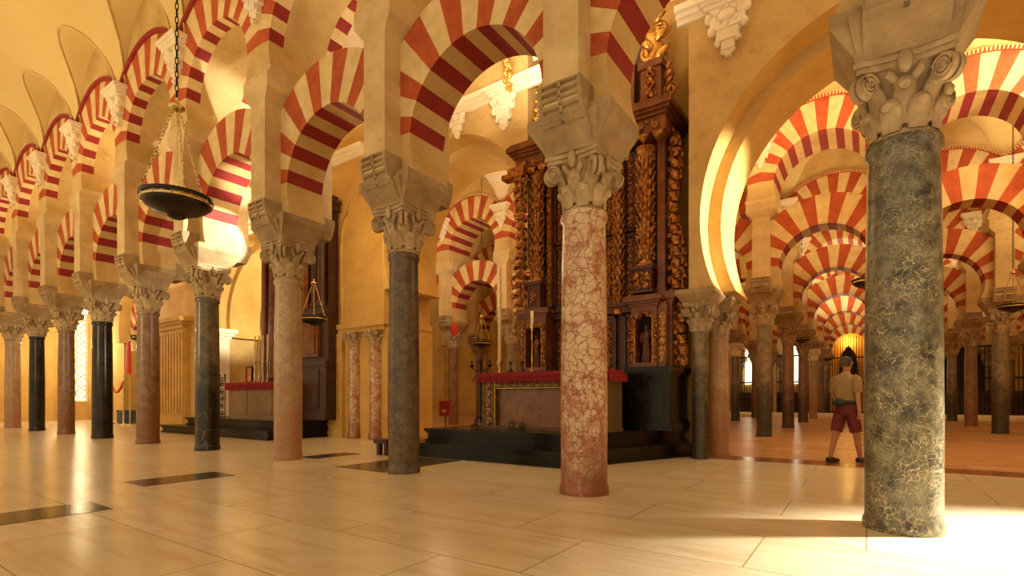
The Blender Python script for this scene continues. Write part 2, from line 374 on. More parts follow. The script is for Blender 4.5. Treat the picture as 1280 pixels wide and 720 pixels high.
# --- chapel wall (second line) with three great arches
WY0, WY1 = 9.2, 10.88
def ellip_arch(cx, zc, a, b, zbot, n=40):
    t0 = math.asin((zbot-zc)/b); pts = []
    ts = [PI-t0-(-t0)*i/6 for i in range(6)]+[PI-PI*i/n for i in range(n+1)]+[t0*(i+1)/6 for i in range(6)]
    for t in ts:
        pts.append((cx+a*math.cos(t), zc+b*math.sin(t)))
    return pts   # left foot to right foot over the crown
BIG = [(.50, 4.15, 2.87, 3.0, 2.97), (-8.1, 4.85, 2.25, 2.35, 3.32), (-16.6, 3.95, 2.75, 2.55, 3.30), (-26.2, 4.2, 1.5, 1.7, 3.6)]
def wall_bay(mb, x0, x1, arch, z1, y0, y1, step=.10):
    """wall between x0 and x1 above an arch whose soffit has two orders"""
    def strip(a0, a1, pts):
        K = len(pts)
        for (y, s) in ((a0, 1), (a1, -1)):
            for i in range(K-1):
                (xa, za), (xb, zb_) = pts[i], pts[i+1]; zm = (za+zb_)/2
                if zm < zc:
                    xe = x0 if (xa+xb)/2 < cx else x1
                    q = [(xa, y, za), (xb, y, zb_), (xe, y, zb_), (xe, y, za)]
                else: q = [(xa, y, za), (xb, y, zb_), (xb, y, z1), (xa, y, z1)]
                mb.add(q, [(0, 1, 2, 3) if s > 0 else (3, 2, 1, 0)], 0)
            zl = min(p[1] for p in pts if p[1] >= zc-.06); xl = min(p[0] for p in pts); xr = max(p[0] for p in pts)
            for (p, q_) in ((x0, xl), (xr, x1)):
                mb.add([(p, y, zc), (q_, y, zc), (q_, y, z1), (p, y, z1)], [(0, 1, 2, 3)], 0)
        vs = []
        for (x, z) in pts: vs += [(x, a0, z), (x, a1, z)]
        mb.add(vs, [(2*i, 2*i+1, 2*i+3, 2*i+2) for i in range(K-1)], 1, True)
        for xe in (x0, x1): mb.add([(xe, a0, pts[0][1]), (xe, a1, pts[0][1]), (xe, a1, z1), (xe, a0, z1)], [(0, 1, 2, 3)], 0)
    cx, zc, a, b, zb = arch
    p1 = ellip_arch(cx, zc, a, b, zb)
    p2 = ellip_arch(cx, zc, a-.22, b-.22, zb)
    q1 = p1; q2 = p2
    ya = y0+.55; yb = y1-.001
    strip(y0, ya, q1); strip(ya, yb, q2)
    for (p, yy0, yy1) in ((p1, y0, ya), (p2, ya, y1)):
        mb.add([(x0, yy0, zb), (p[0][0], yy0, zb), (p[0][0], yy1, zb), (x0, yy1, zb)], [(0, 1, 2, 3)], 0)
        mb.add([(p[-1][0], yy0, zb), (x1, yy0, zb), (x1, yy1, zb), (p[-1][0], yy1, zb)], [(0, 1, 2, 3)], 0)
ZT = 10.6
WM = ['plaster', 'ochre', 'ochre']
for (x0, x1, ar) in ((-2.56, 3.78, BIG[0]), (-10.3, -5.9, (BIG[1][0], BIG[1][1], 2.2, 2.35, 3.9)), (-19.35, -14.0, BIG[2]), (-28.0, -24.4, BIG[3])):
    mb = MB(); wall_bay(mb, x0, x1, ar, ZT, WY0, WY1); struct('wall_middle', mb, WM)
def wall_block(*a, m=0):
    mb = MB(); mb.box(*a, m); struct('wall_middle', mb, WM)
wall_block(-5.9, -2.56, 10.25, WY1, 0, ZT, m=2)      # recessed pier behind the gilded altarpiece
mb = MB(); mb.box(-2.72, -2.56, 9.95, 10.25, 0, ZT, 2); struct('wall_middle', mb, WM)
wall_block(-14.0, -10.3, WY0, WY1, 0, ZT, m=2)
wall_block(-24.4, -19.35, WY0, WY1, 0, ZT)
wall_block(-32.6, -28.0, WY0+.3, WY1, 0, ZT, m=2)
wall_block(3.78, 12.5, WY0, WY1, 0, ZT)
mb = MB()
mb.box(-12.6, -10.22, WY0-.10, WY1+.02, 2.98, 3.12); mb.box(-12.6, -10.26, WY0-.06, WY1, 2.86, 2.98)
mb.box(-12.6, -11.9, WY0-.10, WY0, 0, 2.86); mb.box(-10.3, -10.2, WY0, WY1, 0, 2.9)
struct('trim_7', mb, 'ochre')

# blind arch moulding on the ochre pier
mb = MB()
mb.tube([(-12.0, WY0, 3.15)]+[(-11.2-.85*math.cos(a), WY0, 5.1+1.5*math.sin(a)) for a in [PI*i/18 for i in range(19)]]+[(-10.35, WY0, 3.15)], .05, 6)
struct('trim_1', mb, 'ochre')

# cornice along the chapel wall, white
mb = MB()
for (x0, x1) in ((-2.75, 12), (-9.6, -5.2), (-32, -11)):
    for (d, z0, z1) in ((.06, 7.60, 7.68), (.13, 7.68, 7.75), (.22, 7.75, 7.86)):
        mb.box(x0, x1, WY0-d, WY0, z0, z1)
struct('trim_2', mb, 'white_plaster')

# great arch three: white lit pilaster order on its left jamb
mb = MB()
mb.box(-19.55, -18.85, WY0-.15, WY0+.5, 0, .35); mb.box(-19.5, -18.95, WY0-.1, WY0+.45, .35, 3.2)
for k, (d, z0, z1) in enumerate([(.05, 3.2, 3.3), (.12, 3.3, 3.4), (.2, 3.4, 3.55)]): mb.box(-19.5-d, -18.95+d, WY0-.1-d, WY0+.45+d, z0, z1)
mb.box(-14.45, -14.0, WY0-.1, WY1+.05, 0, 3.2); mb.box(-14.6, -14.0, WY0-.2, WY1+.1, 3.2, 3.5)
ring = [(BIG[2][0]+(2.75+d)*math.cos(t), BIG[2][1]+(2.55+d)*math.sin(t)) for d in (0,) for t in [PI*1.08-(PI*1.16)*i/30 for i in range(31)]]
for d in (.03, .2, .42): mb.tube([(BIG[2][0]+(2.75+d)*math.cos(t), WY0-.02, BIG[2][1]+(2.55+d)*math.sin(t)) for t in [PI*1.05-(PI*1.1)*i/30 for i in range(31)]], .06, 6)
struct('trim_3', mb, 'white_plaster')

# fluted pilaster between the deep arches
mb = MB()
for (x0, x1, y0) in ((-23.1, -20.9, WY0-.25),):
    mb.box(x0-.15, x1+.15, y0-.1, WY0, 0, .45)
    mb.box(x0, x1, y0+.05, WY0, .45, 3.7)
    n = 9
    for i in range(n):
        x = x0+(i+.5)*(x1-x0)/n; mb.box(x-.07, x+.07, y0, y0+.05, .55, 3.55)
    for (d, z0, z1) in ((.05, 3.7, 3.85), (.15, 3.85, 3.95), (.25, 3.95, 4.1)): mb.box(x0-d, x1+d, y0-d, WY0, z0, z1)
struct('trim_4', mb, 'ochre')

# --- end wall of the naves at left, with a lattice window
mb = MB(); XE = -32.6
mb.box(XE-.4, XE, -3, 8.35, 0, 11); mb.box(XE-.4, XE, 8.35, 9.75, 0, .95); mb.box(XE-.4, XE, 8.35, 9.75, 6.9, 11); mb.box(XE-.4, XE, 9.75, 26, 0, 11)
for y in (-1, 2.2, 5.6, 7.6): mb.box(XE, XE+.25, y, y+.5, 0, 4.3); mb.box(XE, XE+.4, y-.1, y+.6, 4.3, 4.5)
struct('wall_left', mb, ['ochre'])
mb = MB()
mb.box(XE-.35, XE-.3, 8.35, 9.75, .95, 6.9, 1)
for y in (8.35, 8.62, 9.48, 9.7): mb.box(XE-.15, XE+.02, y-.035, y+.035, .95, 5.3)
for z in (.95, 5.0, 5.3): mb.box(XE-.15, XE+.05, 8.35, 9.75, z-.05, z+.05)
for i in range(7):
    z = 1.35+i*.55
    for yy in (8.84, 9.26):
        mb.tube([(XE-.08, yy+.2*math.cos(a), z+.25*math.sin(a)) for a in [2*PI*k/12 for k in range(12)]], .04, 5, closed=True)
        mb.tube([(XE-.08, yy-.2, z-.26), (XE-.08, yy+.2, z+.26)], .03, 4); mb.tube([(XE-.08, yy+.2, z-.26), (XE-.08, yy-.2, z+.26)], .03, 4)
mb.add([(XE-.1, 8.35, 5.3), (XE-.1, 8.35, 6.9), (XE-.1, 9.05, 6.9)], [(0, 1, 2)]); mb.add([(XE-.1, 9.75, 5.3), (XE-.1, 9.05, 6.9), (XE-.1, 9.75, 6.9)], [(0, 1, 2)])
for i in range(6):
    f = i/6
    for s in (-1, 1): mb.ball((XE-.06, 9.05+s*(.7-.68*f), 5.35+1.5*f), .09, 6)
struct('window_1', mb, ['white_plaster', 'glow_white'])

# --- far walls
mb = MB()
def far_wall(x0, x1, y, z1=11): mb.box(x0, x1, y, y+.4, 0, z1)
far_wall(-32.6, -9.6, 24.6); mb.box(-10.0, -9.6, 24.6, 46, 0, 11)
mb.box(-9.6, -2.45, 43.9, 44.4, 0, 11); mb.box(.3, 14, 43.9, 44.4, 4.6, 11); mb.box(-2.45, .3, 43.9, 44.4, 5.9, 11)
mb.box(.3, .9, 43.9, 44.4, 0, 4.6); mb.box(7.5, 14, 43.9, 44.4, 0, 4.6)
for x in (-30, -27, -24, -21.5, -19, -16.6, -14.2, -12): 
    mb.box(x-.45, x+.45, 24.35, 24.6, 0, 4.4)
    for k in range(5): mb.box(x-.36+.16*k, x-.28+.16*k, 24.31, 24.35, .5, 4.1)
    mb.box(x-.6, x+.6, 24.2, 24.6, 4.4, 4.7); mb.box(x-.55, x+.55, 24.25, 24.6, 0, .4)
struct('wall_far', mb, 'ochre')
mb = MB(); mb.box(12.5, 12.9, -3, 46, 0, 11); struct('wall_right', mb, 'plaster')
# bright daylight openings seen deep between the columns
mb = MB()
mb.box(-9.58, -9.5, 33.0, 34.6, 2.6, 6.2); mb.box(-9.58, -9.5, 38.6, 40.4, 2.6, 6.2)
struct('window_2', mb, 'glow_warm')
mb = MB(); mb.box(-7.9, -6.9, 43.8, 43.88, 2.2, 5.2); mb.box(-4.9, -4.2, 43.8, 43.88, 2.2, 5.2)
struct('window_3', mb, 'glow_warm')
# long pale step across the deep nave
mb = MB(); mb.box(-9.5, 12.4, 33.6, 33.95, 0, .14); mb.box(-9.5, 12.4, 33.95, 34.3, 0, .26)
struct('trim_5', mb, 'white_plaster')

# ------------------------------------------------------------------ column pieces (shared meshes)
def shaft_mesh(name, m, seg=40, base=True):
    mb = MB()
    prof = [(1.06, 0), (1.07, .04), (1.05, .08), (1.0, .11)] if base else [(1.0, 0), (1.0, .1)]
    prof += [(1.0, .2), (1.005, 1.0), (.99, 1.8), (.96, 2.6), (.92, 3.2), (.92, 3.24), (1.0, 3.26), (1.02, 3.30), (.98, 3.345)]
    prof = [(r, z*.938) for r, z in prof]
    mb.lathe(prof, seg); return mb.mesh(name, m)
def capital_mesh(name, m, fine=True):
    mb = MB(); z0, z1 = 3.33, 3.75
    sg = 32 if fine else 16
    mb.lathe([(.215, z0), (.235, z0+.015), (.235, z0+.035), (.21, z0+.05), (.215, z0+.14), (.235, z0+.25), (.28, z1-.08), (.30, z1-.06)], sg)
    def leaf(a, zb, h, w_, out, rb):
        ca, sa = math.cos(a), math.sin(a); pts = []; K = 7 if fine else 5
        for k in range(K):
            t = k/(K-1)
            r = rb+.02+out*(t**2.2); z = zb+h*(math.sin(t*1.75)/math.sin(1.75) if t < .9 else math.sin(1.575)/math.sin(1.75)-.12)
            pts.append((ca*r, sa*r, z))
        ws = [w_*f for f in (([.75, .95, 1.0, 1.0, .92, .8, .45]) if fine else [.8, 1, 1, .85, .4])]
        mb.sweep(pts, ws, [.02, .024, .026, .03, .034, .034, .024][:K], (-sa, ca, 0), 8 if fine else 5)
        if fine: mb.sweep([(x*1.04, y*1.04, z) for x, y, z in pts[:-1]], .012, .02, (-sa, ca, 0), 5)
    for i in range(8): leaf(2*PI*i/8+PI/8, z0+.03, .135, .092, .085, .212)
    for i in range(8): leaf(2*PI*i/8, z0+.06, .20, .088, .10, .215)
    for i in range(4):
        a = PI/4+i*PI/2; ca, sa = math.cos(a), math.sin(a); t = Vector((-sa, ca, 0)); d = Vector((ca, sa, 0))
        c = Vector((ca*.395, sa*.395, z1-.135))
        for s in (-1, 1):   # paired volute discs with a spiral rim
            cc = c+t*s*.035
            mb.sweep([cc-t*.024, cc+t*.024], .066, .092, (0, 0, 1), 18 if fine else 10)
            sp = []
            for k in range(22 if fine else 8):
                u = k/(21 if fine else 7); rr = .082*(1-.75*u); an = PI*.9-u*4.2*PI*s*s
                sp.append(cc+t*s*.028+d*(rr*1.06*math.cos(an))+Vector((0, 0, rr*.74*math.sin(an))))
            if fine: mb.tube(sp, .011, 5)
        mb.sweep([(ca*.25, sa*.25, z0+.20), (ca*.28, sa*.28, z0+.28), (ca*.33, sa*.33, z1-.08), (ca*.39, sa*.39, z1-.05)], .05, .03, tuple(t), 6)
    for i in range(4):
        a = i*PI/2; ca, sa = math.cos(a), math.sin(a)
        mb.ball((ca*.315, sa*.315, z1-.05), .055, 8, sx=1-abs(ca)*.4, sy=1-abs(sa)*.4, sz=1.2)
        for s in (-1, 1):
            mb.sweep([(ca*.25-sa*.02*s, sa*.25+ca*.02*s, z0+.2), (ca*.27-sa*.05*s, sa*.27+ca*.05*s, z0+.28), (ca*.30-sa*.12*s, sa*.30+ca*.12*s, z1-.09)], .03, .022, (-sa, ca, 0), 6)
    # abacus with hollowed sides
    for (hw, z, zz, cut) in ((.335, z1-.06, z1-.03, .055), (.355, z1-.03, z1, .05)):
        poly = []
        for i in range(4):
            a = i*PI/2
            for t in (-1, -.86, -.5, 0, .5, .86):
                d = hw-cut*(1-t*t) if abs(t) < .87 else hw*.98
                x, y = d, t*hw
                if abs(t) == 1: x = hw*.93
                poly.append((x*math.cos(a)-y*math.sin(a), x*math.sin(a)+y*math.cos(a)))
        mb.prism(poly, z, zz)
    mb.v = [(x*.94, y*.94, 3.75-(3.75-z)*1.48) for x, y, z in mb.v]
    return mb.mesh(name, m)
def impost_mesh(name, m):
    mb = MB()
    mb.frustum((.32, .32), (.33, .33), 3.75, 3.79); mb.frustum((.33, .33), (.49, .40), 3.79, 4.04); mb.frustum((.495, .405), (.495, .40), 4.04, 4.155)
    mb.frustum((.27, .33), (.27, .52), 3.79, 4.02); mb.box(-.27, .27, -.52, .52, 4.02, 4.155)
    mb.frustum((.31, .33), (.37, .46), 3.79, 4.06)
    return mb.mesh(name, m)
def corbel_mesh(name, m):
    """ribbed roll corbels carrying the pier on both faces"""
    mb = MB()
    for s in (-1,):
        n = 26
        for (x0, x1, off) in ((-.225, .225, 0), (-.25, -.21, .02), (.21, .25, .02), (-.02, .02, .022)):
            pts = []
            for k in range(n+1):
                t = k/n; z = 3.97+.40*t
                yy = .57+.10*math.sin(min(1, t*1.1)*PI/2)
                rib = .022*(1 if (k % 5) in (0, 1, 2) else -.6)*(off == 0)
                pts.append((yy+rib+off, z))
            vs = []
            for (yy, z) in pts: vs += [(x0, s*yy, z), (x1, s*yy, z)]
            q = 2*(n+1); vs += [(x0, 0, 3.97), (x1, 0, 3.97), (x0, 0, 4.37), (x1, 0, 4.37)]
            fs = [(2*i, 2*i+1, 2*i+3, 2*i+2) for i in range(n)]
            fs += [(q-2, q-1, q+3, q+2), (0, q, q+1, 1)]
            fs += [tuple([q]+[2*i for i in range(n+1)]+[q+2]), tuple([q+3]+[2*i+1 for i in range(n, -1, -1)]+[q+1])]
            mb.add(vs, fs)
    return mb.mesh(name, m)
def pier_mesh(name, m):
    mb = MB()
    mb.box(-.21, .21, -UT, UT, 4.16, 6.0)
    mb.frustum((.21, UT), (.26, UT+.02), 6.0, 6.06)
    mb.frustum((.26, UT+.02), (.36, UT+.05), 6.06, 6.18)
    mb.box(-.36, .36, -UT-.05, UT+.05, 6.18, 6.40)
    mb.frustum((.36, UT+.05), (.40, UT), 6.40, 6.5)
    return mb.mesh(name, m)
def vcorbel_mesh(name, m, fine=True):
    """white pendant bracket under the vault springing, both faces"""
    mb = MB()
    for s in (-1,):
        y = s*UT
        def b(hx, d, z0, z1): mb.box(-hx*1.15, hx*1.15, min(y, y+s*d), max(y, y+s*d), z0, z1)
        b(.34, .26, 8.08, 8.16); b(.30, .22, 8.02, 8.08); b(.26, .19, 7.94, 8.02)
        b(.21, .14, 7.74, 7.94); b(.16, .11, 7.58, 7.74); b(.10, .09, 7.46, 7.58); b(.05, .07, 7.36, 7.46)
        for q in (-1, 1):
            mb.ball((q*.20, y+s*.10, 7.86), .085, 8); mb.ball((q*.16, y+s*.09, 7.66), .06, 8)
        mb.ball((0, y+s*.15, 7.84), .09, 8, sx=1.1, sz=.8); mb.ball((0, y+s*.08, 7.34), .05, 8)
        for q in (-.5, 0, .5): mb.sweep([(q*.2, y+s*.12, 7.78), (q*.17, y+s*.13, 7.66), (q*.1, y+s*.1, 7.5)], .03, .025, (1, 0, 0), 6)
    return mb.mesh(name, m)

def arch_mesh(name, c, r, ro, zb, ht, clip, nred, edge=None, mats=('cream', 'red', 'plaster', 'soffit', 'red_deep')):
    """voussoired horseshoe ring: outer radius clipped where it dies into the piers"""
    mb = MB(); n_v = nred*2-1
    t_low = math.asin(max(-1, (zb-c)/r))
    a0, a1 = math.radians(5), PI-math.radians(5)
    angs = []
    kl = 5
    for i in range(kl): angs.append((t_low+(a0-t_low)*i/kl, t_low+(a0-t_low)*(i+1)/kl, 2, 2))
    sub = 3
    for v in range(n_v):
        for q in range(sub):
            u0 = a0+(a1-a0)*(v+q/sub)/n_v; u1 = a0+(a1-a0)*(v+(q+1)/sub)/n_v
            red = v % 2 == 0
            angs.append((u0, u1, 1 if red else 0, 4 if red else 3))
    for i in range(kl): angs.append((a1+(PI-t_low-a1)*i/kl, a1+(PI-t_low-a1)*(i+1)/kl, 2, 2))
    def outer(t):
        if math.sin(t) <= 0: return (clip*(1 if math.cos(t) > 0 else -1), c+r*math.sin(t))
        R = min(ro, clip/max(1e-6, abs(math.cos(t)))); return (R*math.cos(t), c+R*math.sin(t))
    for (u0, u1, mf, ms) in angs:
        i0 = (r*math.cos(u0), c+r*math.sin(u0)); i1 = (r*math.cos(u1), c+r*math.sin(u1)); o0 = outer(u0); o1 = outer(u1)
        mb.add([(i0[0], -ht, i0[1]), (o0[0], -ht, o0[1]), (o1[0], -ht, o1[1]), (i1[0], -ht, i1[1])], [(0, 1, 2, 3)], mf)
        mb.add([(i0[0], ht, i0[1]), (o0[0], ht, o0[1]), (o1[0], ht, o1[1]), (i1[0], ht, i1[1])], [(3, 2, 1, 0)], mf)
        ys = [-ht, ht] if edge is None else [-ht, -ht+edge, ht-edge, ht]
        for k in range(len(ys)-1):
            mm = ms if (edge is None or k != 1) else 2
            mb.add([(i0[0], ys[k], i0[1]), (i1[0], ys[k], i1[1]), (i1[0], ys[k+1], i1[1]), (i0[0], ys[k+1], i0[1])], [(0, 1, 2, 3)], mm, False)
        mb.add([(o0[0], -ht, o0[1]), (o0[0], ht, o0[1]), (o1[0], ht, o1[1]), (o1[0], -ht, o1[1])], [(0, 1, 2, 3)], 0 if mf < 2 else 2)
    xb = r*math.cos(t_low)
    for sg in (-1, 1): mb.add([(sg*xb, -ht, zb), (sg*clip, -ht, zb), (sg*clip, ht, zb), (sg*xb, ht, zb)], [(0, 1, 2, 3)], 2)
    return mb.mesh(name, list(mats))
def spandrel_mesh(name, m, ht=UT-.005, z1=9.98):
    mb = MB(); n = 28; pts = []
    tc = math.acos(HB/UO)
    for i in range(n+1):
        t = tc+(PI-2*tc)*i/n; pts.append((UO*math.cos(t), UC+UO*math.sin(t)))
    for y, s in ((-ht, 1), (ht, -1)):
        vs = []
        for x, z in pts: vs += [(x, y, z), (x, y, z1)]
        mb.add(vs, [((2*i, 2*i+1, 2*i+3, 2*i+2) if s > 0 else (2*i, 2*i+2, 2*i+3, 2*i+1)) for i in range(n)])
    mb.add([(-HB, -ht, z1), (HB, -ht, z1), (HB, ht, z1), (-HB, ht, z1)], [(0, 1, 2, 3)])
    return mb.mesh(name, m)
def archivolt_mesh(name, m, dent=False):
    mb = MB(); tc = math.acos((HB-.02)/(UO+.03)); n = 30
    for s in (-1, 1):
        vs = []
        for i in range(n+1):
            t = tc+(PI-2*tc)*i/n
            for (R, y) in ((UO-.01, UT), (UO-.01, UT+.05), (UO+.07, UT+.06), (UO+.07, UT-.06)):
                x = max(-HB, min(HB, R*math.cos(t))); vs.append((x, s*y, UC+R*math.sin(t)))
        fs = [(4*i+k, 4*i+k+1, 4*i+k+5, 4*i+k+4) for i in range(n) for k in range(3)]
        mb.add(vs, fs)
        if dent:
            for i in range(44):
                t = tc+(PI-2*tc)*(i+.5)/44; p = Vector((UO*math.cos(t), s*(UT+.055), UC+UO*math.sin(t)))
                d = Vector((math.cos(t), 0, math.sin(t))); q = Vector((-d.z, 0, d.x))
                vs = [p+d*a+q*b+Vector((0, s*e, 0)) for e in (0, .035) for a, b in ((.0, -.016), (.0, .016), (.075, .016), (.075, -.016))]
                mb.add(vs, [(0, 1, 2, 3), (4, 5, 6, 7), (0, 1, 5, 4), (1, 2, 6, 5), (2, 3, 7, 6), (3, 0, 4, 7)], 1)
    return mb.mesh(name, [m, 'cream'] if dent else m)

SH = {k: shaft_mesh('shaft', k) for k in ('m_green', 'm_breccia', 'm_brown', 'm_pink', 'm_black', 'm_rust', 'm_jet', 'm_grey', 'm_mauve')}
CAP = capital_mesh('capital', 'cap_stone'); CAPW = capital_mesh('capital', 'white_plaster'); CAPL = capital_mesh('capital', 'dark_cap', False)
IMP = impost_mesh('impost_block', 'stone'); COR = corbel_mesh('roll_corbel', 'stone'); PIER = pier_mesh('pier_shaft', 'pier')
VCO = vcorbel_mesh('vault_bracket', 'white_plaster')
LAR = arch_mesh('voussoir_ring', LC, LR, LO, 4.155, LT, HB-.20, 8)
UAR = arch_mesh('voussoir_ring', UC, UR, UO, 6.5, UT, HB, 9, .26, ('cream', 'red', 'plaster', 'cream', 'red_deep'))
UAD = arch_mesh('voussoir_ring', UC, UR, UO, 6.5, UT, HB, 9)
SPA = spandrel_mesh('spandrel_wall', 'plaster'); AVO = archivolt_mesh('archivolt', 'red_deep'); AVD = archivolt_mesh('archivolt', 'red', True)

def column(x, y, m, r, label, group=None, cap=CAP, sz=1):
    t = thing('marble_column', label, 'column', (x, y, 0), 0, group)
    s = link('shaft', SH[m], t); s.scale = (r, r, 1)
    c = link('capital', cap, t); link('impost_block', IMP, t)
    return t
def pier(x, y, label, group=None):
    t = thing('arcade_pier', label, 'pier', (x, y, 4.1), 0, group)
    link('pier_shaft', PIER, t, (0, 0, -4.1))
    for a in (0, PI):
        link('roll_corbel', COR, t, (0, 0, -4.1), a); link('vault_bracket', VCO, t, (0, 0, -4.1), a)
    return t
def lower_arch(x, y, label, group=None):
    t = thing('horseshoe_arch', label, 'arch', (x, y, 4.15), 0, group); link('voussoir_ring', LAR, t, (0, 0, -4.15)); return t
def upper_arch(x, y, label, group=None, dent=False):
    t = thing('upper_arch', label, 'arch', (x, y, 6.5), 0, group)
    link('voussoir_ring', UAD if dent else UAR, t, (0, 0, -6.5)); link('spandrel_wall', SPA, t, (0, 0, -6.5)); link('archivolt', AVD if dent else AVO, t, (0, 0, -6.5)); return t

# ------------------------------------------------------------------ first arcade
ROWA = [  # shaft material, radius, label
 ('m_green', .262, 'massive grey-green column with tangled pale veins, nearest one at the right', 'above the nearest grey-green column'),
 ('m_breccia', .262, 'red and cream breccia column standing in front of the gilded altarpiece', 'above the red and cream breccia column'),
 ('m_brown', .222, 'dark brown mottled column at the left end of the black altar steps', 'above the dark brown column left of the altar'),
 ('m_pink', .232, 'pale pink column with rusty lower half in front of the small altar', 'above the pale pink column'),
 ('m_black', .225, 'black column with a few white veins and grey top, left of the small altar', 'above the black white-veined column'),
 ('m_rust', .235, 'rusty speckled column beside the small hanging lamp at left', 'above the rusty speckled column'),
 ('m_jet', .232, 'jet black column just right of the glowing lattice window', 'above the jet black column by the lattice window'),
 ('m_rust', .205, 'slim rusty brown column just left of the glowing lattice window', 'above the slim rusty column left of the lattice window'),
 ('m_jet', .205, 'slim black column, second from the left edge', 'above the slim black column second from the left edge'),
 ('m_pink', .225, 'pinkish column at the far left edge of the arcade', 'above the pinkish column at the left edge')]
SHORT = ['nearest grey-green', 'red breccia', 'dark brown', 'pale pink', 'black white-veined', 'rusty speckled', 'jet black', 'slim rusty', 'slim black', 'pinkish edge']
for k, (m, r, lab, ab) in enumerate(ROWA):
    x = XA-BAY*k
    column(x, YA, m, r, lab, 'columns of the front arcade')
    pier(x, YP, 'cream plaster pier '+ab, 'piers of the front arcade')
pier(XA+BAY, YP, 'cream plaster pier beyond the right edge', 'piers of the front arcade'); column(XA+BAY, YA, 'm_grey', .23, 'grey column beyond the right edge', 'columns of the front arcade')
for k in range(0, 10):
    x = XA-BAY*(k+.5-1)
    if k == 0: d = 'right of the nearest grey-green column'
    else: d = 'between the %s and %s columns' % (SHORT[k-1], SHORT[k])
    lower_arch(x, YL, 'lower striped horseshoe arch '+d, 'lower arches of the front arcade')
    upper_arch(x, YP, 'upper striped arch with plaster above, '+d, 'upper arches of the front arcade')

# ------------------------------------------------------------------ deeper arcades
ROWN = {2: 'first', 3: 'second', 4: 'third', 5: 'fourth', 6: 'fifth', 7: 'last'}
# bays kept: (bay index, seen in the photo)
KEEP_LOW = {2: [0, 1, 2, 4, 5, 6], 3: [-1, 0, 1, 2, 6], 4: [0, 1, 2], 5: [-1, 0, 1, 2, 3], 6: [-2, 0, 1, 2], 7: [-1, 0, 1, 3]}
KEEP_UP = {2: [0, 1, 2, 4, 5, 6], 3: [-1, 0, 1, 2, 6], 4: [-1, 0, 1, 2], 5: [-1, 0, 1], 6: [1], 7: []}
SEEN_COL = {2: [-1, 1, 4, 5], 3: [-1, 1, 5, 6], 4: [-1, 1, 2], 5: [-1, 1, 2], 6: [-2, 1, 2, 3], 7: [-2, 1]}
SEEN_PIER = {2: [1, 4, 5], 3: [-1, 1, 6], 4: [-1, 1, 2], 5: [-1, 1, 2], 6: [-2, 1], 7: [-2, 1, 2]}
def frame_x(x, y): c, s_ = math.cos(.6004), math.sin(.6004); return 640+647.06*(x*c+y*s_)/(-x*s_+y*c)
ZONES = {'L': 'left of the gilded altarpiece', 'M': 'just left of the nearest column', 'R': 'right of the nearest column'}
def zone(px): return 'L' if px < 720 else ('M' if px < 1110 else 'R')
ONE = {1: [''], 2: [', left one', ', right one'], 3: [', leftmost', ', middle one', ', rightmost']}
def place(kinds, seen, make, word, half=0.0):
    """kinds {row: [bay]}; labels count the members seen in each gap from left to right"""
    for j, ks in kinds.items():
        info = [(k, XO-BAY*(k-half)) for k in ks]
        for zn, zt in ZONES.items():
            vis = sorted([(frame_x(x, YR[j]), k, x) for k, x in info if zone(frame_x(x, YR[j])) == zn and k in seen[j]])
            for i, (px, k, x) in enumerate(vis):
                lab = '%s in the %s arcade back, %s%s' % (word(j, k), ROWN[j], zt, ONE[min(3, len(vis))][min(i, 2)])
                make(j, k, x, YR[j], lab)
        for k, x in info:
            if k not in seen[j]: make(j, k, x, YR[j], '%s in the %s arcade back, hidden from the front, bay %s' % (word(j, k), ROWN[j], ['two right', 'one right', 'central', 'one left', 'two left', 'three left', 'four left', 'five left', 'six left'][k+2]))
KEEP_PIER = {j: sorted(set(k for b in KEEP_LOW[j]+KEEP_UP[j] for k in (b, b-1))) for j in KEEP_LOW}
KEEP_COL = {j: sorted(set(KEEP_PIER[j]+SEEN_COL[j])) for j in KEEP_LOW}
TONE = {'m_grey': 'grey column', 'm_mauve': 'mauve column', 'm_rust': 'rusty column', 'm_pink': 'pinkish column'}
def deep_stone(j, k):
    return {(5, 1): 'm_pink', (2, 1): 'm_grey', (3, 1): 'm_mauve'}.get((j, k)) or ['m_grey', 'm_mauve', 'm_grey', 'm_rust'][(j*3+k*5) % 4]
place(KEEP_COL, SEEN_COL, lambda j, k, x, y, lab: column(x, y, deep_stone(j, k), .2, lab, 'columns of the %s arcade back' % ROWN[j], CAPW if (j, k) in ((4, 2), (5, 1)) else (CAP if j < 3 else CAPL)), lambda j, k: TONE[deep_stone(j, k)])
place(KEEP_PIER, SEEN_PIER, lambda j, k, x, y, lab: pier(x, y, lab, 'piers of the %s arcade back' % ROWN[j]), lambda j, k: 'plaster pier')
place(KEEP_LOW, KEEP_LOW, lambda j, k, x, y, lab: lower_arch(x, y, lab, 'lower arches of the %s arcade back' % ROWN[j]), lambda j, k: 'lower striped arch', .5)
place(KEEP_UP, KEEP_UP, lambda j, k, x, y, lab: upper_arch(x, y, lab, 'upper arches of the %s arcade back' % ROWN[j], True), lambda j, k: 'upper toothed arch', .5)

